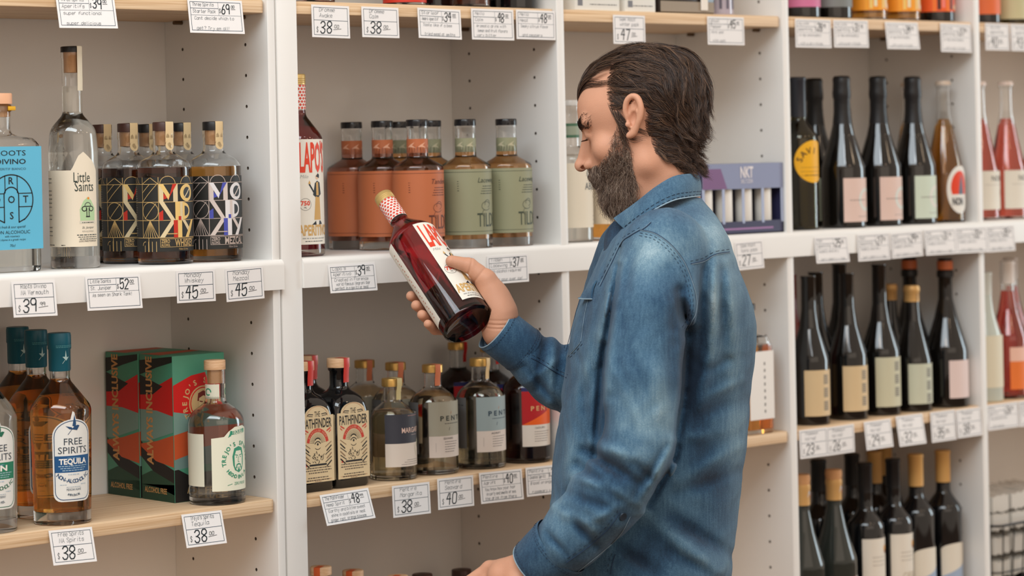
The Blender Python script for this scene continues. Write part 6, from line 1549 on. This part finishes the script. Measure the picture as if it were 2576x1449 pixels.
seam([(1560, 1288), (1530, 1330), (1480, 1375), (1425, 1415)], (0, 7), cord=.09, fray=False)
seam([(1586, 1300), (1560, 1345), (1510, 1392), (1450, 1440)], (0,), cord=.12)
seam([(1548, 1395), (1540, 1420), (1536, 1449)], (0, 9), cord=.08, fray=False)
seam([(1425, 950), (1395, 935), (1360, 912), (1335, 900)], (0, 8), cord=.08, fray=False)
o = seam_mb.build('seam', THREAD, shirt, smooth=60); o['kind'] = 'stuff'
o = st_mb.build('stitching', M('denim_thread', (30, 44, 66), .8), shirt, smooth=60); o['kind'] = 'stuff'
o = fray_mb.build('frayed_edge', FRAY, shirt, smooth=60); o['kind'] = 'stuff'
# cuffs: short tubes of doubled cloth with a frayed rim
def cuff(end, back, r0, r1, name='cuff'):
    ax = Vector((end - back).tolist()); L_ = ax.length; ax.normalize(); u = ax.orthogonal().normalized(); w = ax.cross(u); seg = 40; mb = MB(); rows = []
    prof = [(0, r1 + .30), (.25, r1 + .36), (L_ * .5, (r0 + r1) / 2 + .34), (L_ - .3, r0 + .34), (L_, r0 + .22), (L_ + .02, r0 + .02), (L_ - .4, r0 - .02), (L_ - 2.5, r0 - .05)]
    v = []
    for t, r in prof:
        for k in range(seg):
            a = 2 * PI * k / seg; rr = r * (1 + .035 * math.sin(2 * a + 1) + .012 * math.sin(5 * a + t))
            v.append(Vector(back.tolist()) + ax * t + (u * math.cos(a) + w * math.sin(a)) * rr)
    f = [(i * seg + k, i * seg + (k + 1) % seg, (i + 1) * seg + (k + 1) % seg, (i + 1) * seg + k) for i in range(len(prof) - 1) for k in range(seg)]
    mb.add(v, f); c = mb.build(name, DENIM, shirt, smooth=70, recalc=False); fade_shade_attr(c, .40)
    rim = MB(); pts = [v[4 * seg + k % seg] + ax * .03 for k in range(seg + 1)]; rim.tube(pts, .09, 5, caps=False); rim.build('cuff_rim', FRAY, shirt)
    st = MB()
    for t_, i in ((.55, 1), (L_ - .7, 4), (.9, 1)):
        for k in range(0, 96, 2):
            seg_pts = []
            for kk in (k, k + 1.1):
                a = 2 * PI * kk / 96; fr = t_ / L_; rr = (r1 + (r0 - r1) * fr + .40) * (1 + .035 * math.sin(2 * a + 1) + .012 * math.sin(5 * a + t_)); seg_pts.append(Vector(back.tolist()) + ax * t_ + (u * math.cos(a) + w * math.sin(a)) * rr)
            st.tube(seg_pts, .045, 4)
    q = st.build('cuff_stitching', M('denim_thread', (0, 0, 0)), shirt); q['kind'] = 'stuff'
cuff(RA[-1] + (RA[-1] - RA[-2]) * .06, P(1322, 886, -14.6), 3.5, 3.5)
cuff(LA[-1] + (LA[-1] - LA[-2]) * .08, P(1412, 1373, 19.8), 3.95, 4.4)
# collar
def sheet(name, U, Lo, thick, mat, nu=26, nv=8, bulge=.35, parent=None, fade_shade=.5):
    def cat(pts, n):
        q = [np.array(p, float) for p in pts]; q = [2 * q[0] - q[1]] + q + [2 * q[-1] - q[-2]]; out = []; m = len(q) - 3
        for k in range(n):
            s = k / (n - 1) * m; i = min(int(s), m - 1) + 1; t = s - (i - 1)
            out.append(.5 * (2 * q[i] + (q[i + 1] - q[i - 1]) * t + (2 * q[i - 1] - 5 * q[i] + 4 * q[i + 1] - q[i + 2]) * t * t + (3 * q[i] - q[i - 1] - 3 * q[i + 1] + q[i + 2]) * t ** 3))
        return np.array(out)
    u, l = cat(U, nu), cat(Lo, nu); cen = (u.mean(0) + l.mean(0)) / 2; G = np.zeros((nu, nv, 3))
    tu = np.gradient(u, axis=0); nn = np.cross(tu, l - u); nn /= np.linalg.norm(nn, axis=1)[:, None] + 1e-9
    nn *= np.sign(nn[:, 2:3] + 1e-6)
    for j in range(nv):
        t = j / (nv - 1); G[:, j] = u * (1 - t) + l * t + nn * bulge * 4 * t * (1 - t)
    N = np.repeat(nn[:, None], nv, 1); top, bot = G + N * thick / 2, G - N * thick / 2
    v = list(top.reshape(-1, 3)) + list(bot.reshape(-1, 3)); o = nu * nv; id_ = lambda i, j: i * nv + j; f = []
    for i in range(nu - 1):
        for j in range(nv - 1):
            q = (id_(i, j), id_(i + 1, j), id_(i + 1, j + 1), id_(i, j + 1)); f.append(q); f.append(tuple(o + k for k in reversed(q)))
    for i in range(nu - 1):
        for j in (0, nv - 1): f.append((id_(i, j), id_(i + 1, j), o + id_(i + 1, j), o + id_(i, j)))
    for j in range(nv - 1):
        for i in (0, nu - 1): f.append((id_(i, j), id_(i, j + 1), o + id_(i, j + 1), o + id_(i, j)))
    mb = MB(); mb.add(v, f); ob = mb.build(name, mat, parent or shirt, smooth=50, recalc=True)
    if fade_shade is not None: fade_shade_attr(ob, fade_shade)
    return top, ob
Uc = [P(1700, 437, -7.5), P(1748, 436, -3.0), P(1751, 438, 2.5), P(1725, 438, 6.0), P(1690, 446, 7.6), P(1645, 474, 8.0), P(1600, 510, 7.4), P(1545, 549, 5.2)]
Lc = [P(1700, 500, -8.5), P(1752, 494, -3.6), P(1757, 492, 3.0), P(1730, 496, 7.6), P(1694, 504, 9.6), P(1650, 526, 10.3), P(1608, 556, 9.6), P(1577, 580, 7.4)]
top, col = sheet('collar', Uc, Lc, .28, DENIM, fade_shade=.52)
rim = MB(); rim.tube([Vector(p) + Vector((0, -.06, .05)) for p in top[:, -1]], .10, 5); rim.build('collar_edge', FRAY, shirt)
st = MB()
for row in (-2, -1):
    for i in range(0, 25): 
        pth = [Vector(top[i, row] * .7 + top[i, row - 1] * .3) + Vector((0, 0, .06)), Vector((top[i, row] * .7 + top[i, row - 1] * .3) * .4 + (top[i + 1, row] * .7 + top[i + 1, row - 1] * .3) * .6) + Vector((0, 0, .06))]
        st.tube(pth, .05, 4)
q = st.build('collar_stitching', M('denim_thread', (0, 0, 0)), shirt); q['kind'] = 'stuff'
# far collar wing, front placket, pocket flap, chest pocket, sleeve button
sheet('collar', [P(1700, 437, -7.5), P(1650, 462, -8), P(1595, 512, -6.5), P(1552, 552, -2)], [P(1700, 500, -9), P(1650, 530, -10), P(1590, 570, -9), P(1540, 590, -5)], .26, DENIM, nu=14, fade_shade=.40)
sheet('placket', [P(1546, 556, 4.2), P(1524, 590, 3.4), P(1519, 640, 3.0), P(1508, 690, 3.0)], [P(1580, 575, 6.6), P(1545, 620, 6.0), P(1536, 655, 5.4), P(1520, 700, 5.0)], .24, DENIM, nu=14, nv=5, bulge=.1, fade_shade=.10)
sheet('pocket_flap', [P(1500, 706, 8.2), P(1490, 716, 6.6), P(1478, 728, 4.6)], [P(1489, 752, 8.8), P(1474, 752, 7.2), P(1455, 751, 5.0)], .30, DENIM, nu=10, nv=6, bulge=.25, fade_shade=.45)
fl = MB(); fl.tube([Vector(p.tolist()) + Vector((0, 0, .2)) for p in (P(1489, 752, 8.9), P(1474, 752, 7.3), P(1455, 751, 5.1))], .09, 5); fl.build('flap_edge', FRAY, shirt)
h, n = on_shirt(1566, 1299)
if h is not None:
    zq = n.to_track_quat('Z', 'Y').to_matrix().to_4x4(); mb = MB(); mb.lathe([(0, 0), (.62, 0), (.66, .10), (.58, .20), (.40, .16), (0, .14)], 20); o = mb.build('button', M('dark_button', (44, 58, 72), .35, metal=.4), shirt); o.matrix_local = Matrix.Translation(h + n * .08) @ zq
# trousers and shoes, below the picture
def f_tr(p):
    d = chain(p, [P(1620, 1540, 0), P(1618, 1640, 0)], [13, 12.5], 1)
    for s in (-1, 1): d = smin(d, chain(p, [P(1620, 1650, 0) + (0, 0, 8 * s), P(1606, 2300, 0) + (0, 0, 9.5 * s), P(1630, 2900, 0) + (0, 0, 9.5 * s)], [10, 8, 7.5], 2), 2)
    return np.maximum(np.maximum(d, -156.0 - p[:, 1]), p[:, 1] + 69)
trz = nets(f_tr, (-20, -158, -24), (18, -64, 24), 1.0)
mesh_from('trousers', [trz], M('dark_trousers', (42, 44, 52), .85), man)
FLOOR_B = -(MO.z - .0) * 100 / UP.z
for s in (-1, 1):
    q0 = P(1640, 2940, 0) + (0, 0, 9.5 * s); q0[1] = FLOOR_B + 4.2
    sh = nets(lambda p: np.maximum(smin(rcone(p, q0 + (2, 0, 0), q0 + (-17, -.6, -1.0), 4.4, 3.8), rcone(p, q0 + (1, 0, 0), q0 + (1, 7, 0), 4.2, 4.4), 2), q0[1] - 4.1 - p[:, 1]), q0 - (26, 8, 9), q0 + (10, 14, 9), .7)
    mesh_from('shoe', [sh], M('brown_shoe', (70, 46, 32), .5), man)

# --- hair, beard, brows, lashes as strands
def strands(name, paths, rad, mat, parent):
    n, k, _ = paths.shape; hc = bpy.data.hair_curves.new(name); hc.add_curves([k] * n)
    hc.position_data.foreach_set('vector', paths.astype(np.float32).ravel())
    t = np.linspace(0, 1, k); ra = (rad * (1 - .75 * t ** 2))[None, :] * np.ones((n, 1))
    at = hc.attributes.get('radius') or hc.attributes.new('radius', 'FLOAT', 'POINT'); at.data.foreach_set('value', ra.astype(np.float32).ravel())
    hc.materials.append(mat); o = link(name, hc, parent); o['kind'] = 'stuff'; return o
def hair_mat(name, cols, rough=.38):
    m = bpy.data.materials.new(name); m.use_nodes = True; nt = m.node_tree; b = nt.nodes['Principled BSDF']; hi = nt.nodes.new('ShaderNodeHairInfo'); r = nt.nodes.new('ShaderNodeValToRGB')
    e = r.color_ramp.elements; e[0].position = 0; e[0].color = lin(cols[0]); e[1].position = 1; e[1].color = lin(cols[-1])
    for i, c in enumerate(cols[1:-1]): q = e.new((i + 1) / (len(cols) - 1)); q.color = lin(c)
    nt.links.new(hi.outputs['Random'], r.inputs['Fac']); nt.links.new(r.outputs['Color'], b.inputs['Base Color']); b.inputs['Roughness'].default_value = rough; b.inputs['Specular IOR Level'].default_value = .45
    return m
HAIR = hair_mat('brown_hair', [(34, 24, 20), (54, 38, 30), (44, 31, 25), (86, 62, 48), (134, 102, 78)])
BEARD = hair_mat('beard_hair', [(50, 37, 31), (80, 60, 49), (108, 84, 69), (134, 110, 92), (184, 164, 146)], .5)
HV, HF = hv
tri = np.concatenate([HF[:, [0, 1, 2]], HF[:, [0, 2, 3]]]); tv = HV[tri]; tn = np.cross(tv[:, 1] - tv[:, 0], tv[:, 2] - tv[:, 0]); ta = np.linalg.norm(tn, axis=1) / 2; tn /= (2 * ta[:, None] + 1e-12); tc_ = tv.mean(1); tq = to_head(tc_)
def hpoly(pts, c=6.3): q = to_head(np.array([P(x, y, c) for x, y in pts])); return [(a, b) for a, b in q[:, [0, 2]]]
scalp_poly = hpoly([(1518, 180), (1516, 212), (1522, 255), (1536, 285), (1548, 312), (1564, 308), (1566, 270), (1578, 238), (1606, 234), (1624, 270), (1622, 325), (1648, 385), (1700, 420), (1770, 440), (1860, 350), (1860, 120), (1700, 60), (1540, 90)])
beard_poly = hpoly([(1549, 306), (1566, 308), (1574, 345), (1588, 395), (1597, 450), (1592, 520), (1540, 575), (1450, 560), (1425, 440), (1462, 420), (1488, 412), (1512, 394), (1528, 362), (1538, 332)])
inear = np.min([sphere(tc_, e, 0) for e in EAR[1:9]], axis=0) < 1.25; inear |= sphere(tc_, P(1594, 288, 7.3), 0) < 1.9
def sample(mask, n):
    w = ta * mask; i = rng.choice(len(w), n, p=w / w.sum()); u, v = rng.random(n), rng.random(n); fl = u + v > 1; u[fl], v[fl] = 1 - u[fl], 1 - v[fl]
    t = tv[i]; return t[:, 0] + u[:, None] * (t[:, 1] - t[:, 0]) + v[:, None] * (t[:, 2] - t[:, 0]), tn[i]
sc_mask = (hexpolys(scalp_poly, tq[:, [0, 2]]) | ((np.abs(tq[:, 1]) < 3.2) & (tq[:, 2] > 7.6) & (tq[:, 0] > 0))) & ~inear & (tq[:, 2] > -7)
be_mask = hexpolys(beard_poly, tq[:, [0, 2]]) & ~inear & (tq[:, 2] < 2.5) & ~((tq[:, 2] > -3.3) & (np.abs(tq[:, 1]) < 2.2)) & (tq[:, 2] > -12)
def grad(f, p, e=.05):
    g = np.stack([f(p + np.eye(3, dtype=np.float32)[k] * e) - f(p - np.eye(3, dtype=np.float32)[k] * e) for k in range(3)], 1); return g / (np.linalg.norm(g, axis=1)[:, None] + 1e-9)
fh = lambda p: f_head(p.astype(np.float32), False)
def grow(roots, K, length, dirf, lift, wob, flip=None):
    p = roots.astype(np.float32).copy(); out = [p.copy()]; ph = rng.random(len(p)) * 6.28; seg = (length / (K - 1))[:, None]
    for k in range(1, K):
        t = k / (K - 1); n = grad(fh, p); dv = dirf(p, t); dv = dv - n * (dv * n).sum(1)[:, None]; dv /= np.linalg.norm(dv, axis=1)[:, None] + 1e-9
        sd = np.cross(n, dv); dv = dv + sd * (wob * np.sin(ph + t * 5.5))[:, None]; p = p + dv * seg
        want = lift(roots, t) if flip is None else lift(roots, t) + flip(roots, p, t)
        p = p + n * np.clip(want - fh(p), -.8, .8)[:, None]; out.append(p.copy().astype(np.float32))
    return np.stack(out, 1)
def hair_dir(p, t):
    q = to_head(p); back = np.clip((-q[:, 0] - 2.5) / 6, 0, 1); side = np.clip((np.abs(q[:, 1]) - 3) / 4, 0, 1); low = np.clip((3 - q[:, 2]) / 6, 0, 1)
    sb = np.clip((q[:, 0] - .6) / 1.4, 0, 1) * np.clip((4.6 - q[:, 2]) / 2, 0, 1) * (np.abs(q[:, 1]) > 4)
    d = np.stack([-1 + .75 * back + .8 * sb, .12 * np.sign(q[:, 1]) * (1 - side) , -.12 - .42 * side - 1.15 * back - .25 * low - .8 * sb], 1); return (d @ HR).astype(np.float32)
NG = 760
gr, gn = sample(sc_mask, NG); gq = to_head(gr)
front = np.clip((gq[:, 0] - 3) / 4, 0, 1) * np.clip((gq[:, 2] - 6) / 2, 0, 1); topm = np.clip((gq[:, 2] - 5) / 4, 0, 1); sideb = np.clip((gq[:, 0] - 2.2) / 1, 0, 1) * (gq[:, 2] < 3.5)
glen = (5.8 + 3.6 * topm - .5 * front - 1.9 * (gq[:, 2] < 0.5)) * rng.uniform(.75, 1.12, NG) * (1 - .78 * sideb); backm = np.clip((-gq[:, 0] - 2) / 4, 0, 1) * np.clip((gq[:, 2] + 2) / 3, 0, 1); gl_ = rng.uniform(.25, 1.0, NG) * (.75 + .45 * topm + .35 * front + 1.7 * backm) * (1 - .75 * sideb)
lift = lambda r, t: gl_ * (1 - math.exp(-3.6 * t)) * (1 - .18 * t) + .03
def flip(r, p, t):
    q = to_head(p); return np.clip((.5 - q[:, 2]) / 3, 0, 1) * np.clip((-q[:, 0] - 1.5) / 4, 0, 1) * max(0, t - .55) * 3.6 * rng.uniform(.3, 1.2, len(p))
guides = grow(gr, 13, glen, hair_dir, lift, rng.uniform(.10, .75, NG), flip)
def clump(guides, gr, roots, conv, frizz, curl=0):
    K = guides.shape[1]; n = len(roots); d2 = ((roots[:, None, :] - gr[None]) ** 2).sum(2); near = np.argpartition(d2, 3, axis=1)[:, :3]; pick = near[np.arange(n), (rng.random(n) ** 1.6 * 3).astype(int)]
    off = roots - gr[pick]; t = np.linspace(0, 1, K)[None, :, None]; nz = rng.normal(size=(n, 1, 3)) * frizz
    w = np.sin(t * rng.uniform(4, 9, (n, 1, 1)) + rng.uniform(0, 6.28, (n, 1, 1))) * rng.normal(size=(n, 1, 3)) * curl
    ln = rng.uniform(.72, 1.03, (n, 1)); tt = np.linspace(0, 1, K)[None] * ln * (K - 1); i0 = np.clip(tt.astype(int), 0, K - 2); fr = (tt - i0)[..., None]; g = guides[pick]; ar = np.arange(n)[:, None]
    g = g[ar, i0] * (1 - fr) + g[ar, i0 + 1] * fr
    return g + off[:, None, :] * (1 - conv * t) + nz * t + w * t
hr, _ = sample(sc_mask, 22000)
hp = clump(guides, gr, hr,  .84, .14, .10); hit = np.linalg.norm(hp - P(1592, 290, 8.0), axis=2) < 1.9; keep = ~hit[:, :2].any(1); first = np.where(hit.any(1), hit.argmax(1) - 1, hp.shape[1] - 1).clip(1)
tt = np.linspace(0, 1, hp.shape[1])[None] * first[:, None]; i0 = np.minimum(tt.astype(int), hp.shape[1] - 2); fr = (tt - i0)[..., None]; ar = np.arange(len(hp))[:, None]
hp = hp[ar, i0] * (1 - fr) + hp[ar, i0 + 1] * fr; strands('hair', hp[keep], .023, HAIR, man)
br_, bn_ = sample(be_mask, 620); bq = to_head(br_)
chin = np.clip((-4.5 - bq[:, 2]) / 3.5, 0, 1) * np.clip((bq[:, 0] + 1) / 5, 0, 1); blen = (1.1 + 2.6 * chin) * rng.uniform(.7, 1.25, len(br_)) * np.clip((3.2 - bq[:, 2]) / 2.5, .6, 1)
def beard_dir(p, t):
    q = to_head(p); d = np.stack([.30 + .1 * np.sin(q[:, 2] * 2), .12 * np.sign(q[:, 1]), -1 + 0 * q[:, 0]], 1); return (d @ HR).astype(np.float32)
blf = (.25 + 1.5 * chin) * rng.uniform(.5, 1.2, len(br_))
bg_ = grow(br_, 8, blen, beard_dir, lambda r, t: blf * t + .02, rng.uniform(.1, .8, len(br_)))
b2, _ = sample(be_mask, 21000); q2 = to_head(b2); dn_ = np.clip(.50 + (-2.0 - q2[:, 2]) / 4.5 + .5 * np.clip((3.2 - q2[:, 0]) / 2, 0, 1), .42, 1); b2 = b2[(rng.random(len(b2)) < dn_) & hexpolys(beard_poly, q2[:, [0, 2]] + rng.normal(size=(len(b2), 2)) * (.75, .6))]
strands('beard', clump(bg_, br_, b2, .40, .38, .26), .019, BEARD, man)
# moustache
mu = (np.abs(tq[:, 1]) < 3.2) & (tq[:, 2] < -2.7) & (tq[:, 2] > -4.7) & (tq[:, 0] > 7.5) & (tq[:, 0] < 10.7); mr, _ = sample(mu, 1900)
ml = rng.uniform(1.0, 1.9, len(mr)); strands('moustache', grow(mr, 6, ml, lambda p, t: (np.stack([.25 + 0 * p[:, 0], .45 * np.sign(to_head(p)[:, 1]), -.9 + 0 * p[:, 0]], 1) @ HR).astype(np.float32), lambda r, t: .75 * t + .05, rng.uniform(.1, .5, len(mr))), .024, BEARD, man)
bw = np.array([(8.9 - .12 * abs(y) - .05 * y * y, s * y, 3.85 + .25 * math.sin((y - 1) / 4 * PI)) for y in np.linspace(1.0, 4.9, 70) for s in (1, -1)]); bw = np.repeat(bw, 12, 0) + rng.normal(size=(1680, 3)) * (.10, .12, .15)
er = from_head(bw); er -= grad(fh, er.astype(np.float32)) * fh(er)[:, None]
strands('eyebrow', grow(er, 5, rng.uniform(.55, 1.0, len(er)), lambda p, t: (np.stack([-.35 + 0 * p[:, 0], 1.0 * np.sign(to_head(p)[:, 1]), .15 + 0 * p[:, 0]], 1) @ HR).astype(np.float32), lambda r, t: .18 * t + .03, rng.uniform(.05, .3, len(er))), .024, HAIR, man)
ey = np.array([(7.45 + 1.32 * math.cos(D(a)) * .93, s * (3.3 + 1.32 * math.sin(D(a))), 1.55) for a in np.linspace(-48, 62, 40) for s in (1, -1)]); e0 = from_head(ey); dn = np.array([[1.0, .35 * np.sign(y), -.55] for _, y, _ in ey]) @ HR
strands('eyelash', np.stack([e0 + dn * .9 * t + HZ.astype(np.float32) * .35 * t * t for t in np.linspace(0, 1, 5)], 1), .030, HAIR, man)

# --- the bottle in his hand
hb = dup(ap, (0, 0, 0), 0, 'red aperitif bottle with a checkered neck held in the man\'s right hand', GRP)
la_ = D(27); Yb = -(E1 * math.cos(la_) + E2 * math.sin(la_)); Xb = E1 * math.sin(la_) - E2 * math.cos(la_)
hm = Matrix(((Xb[0], Yb[0], BZ[0], BC[0] / 100), (Xb[1], Yb[1], BZ[1], BC[1] / 100), (Xb[2], Yb[2], BZ[2], BC[2] / 100), (0, 0, 0, 1)))
hb.matrix_world = frame_matrix(MO) @ hm
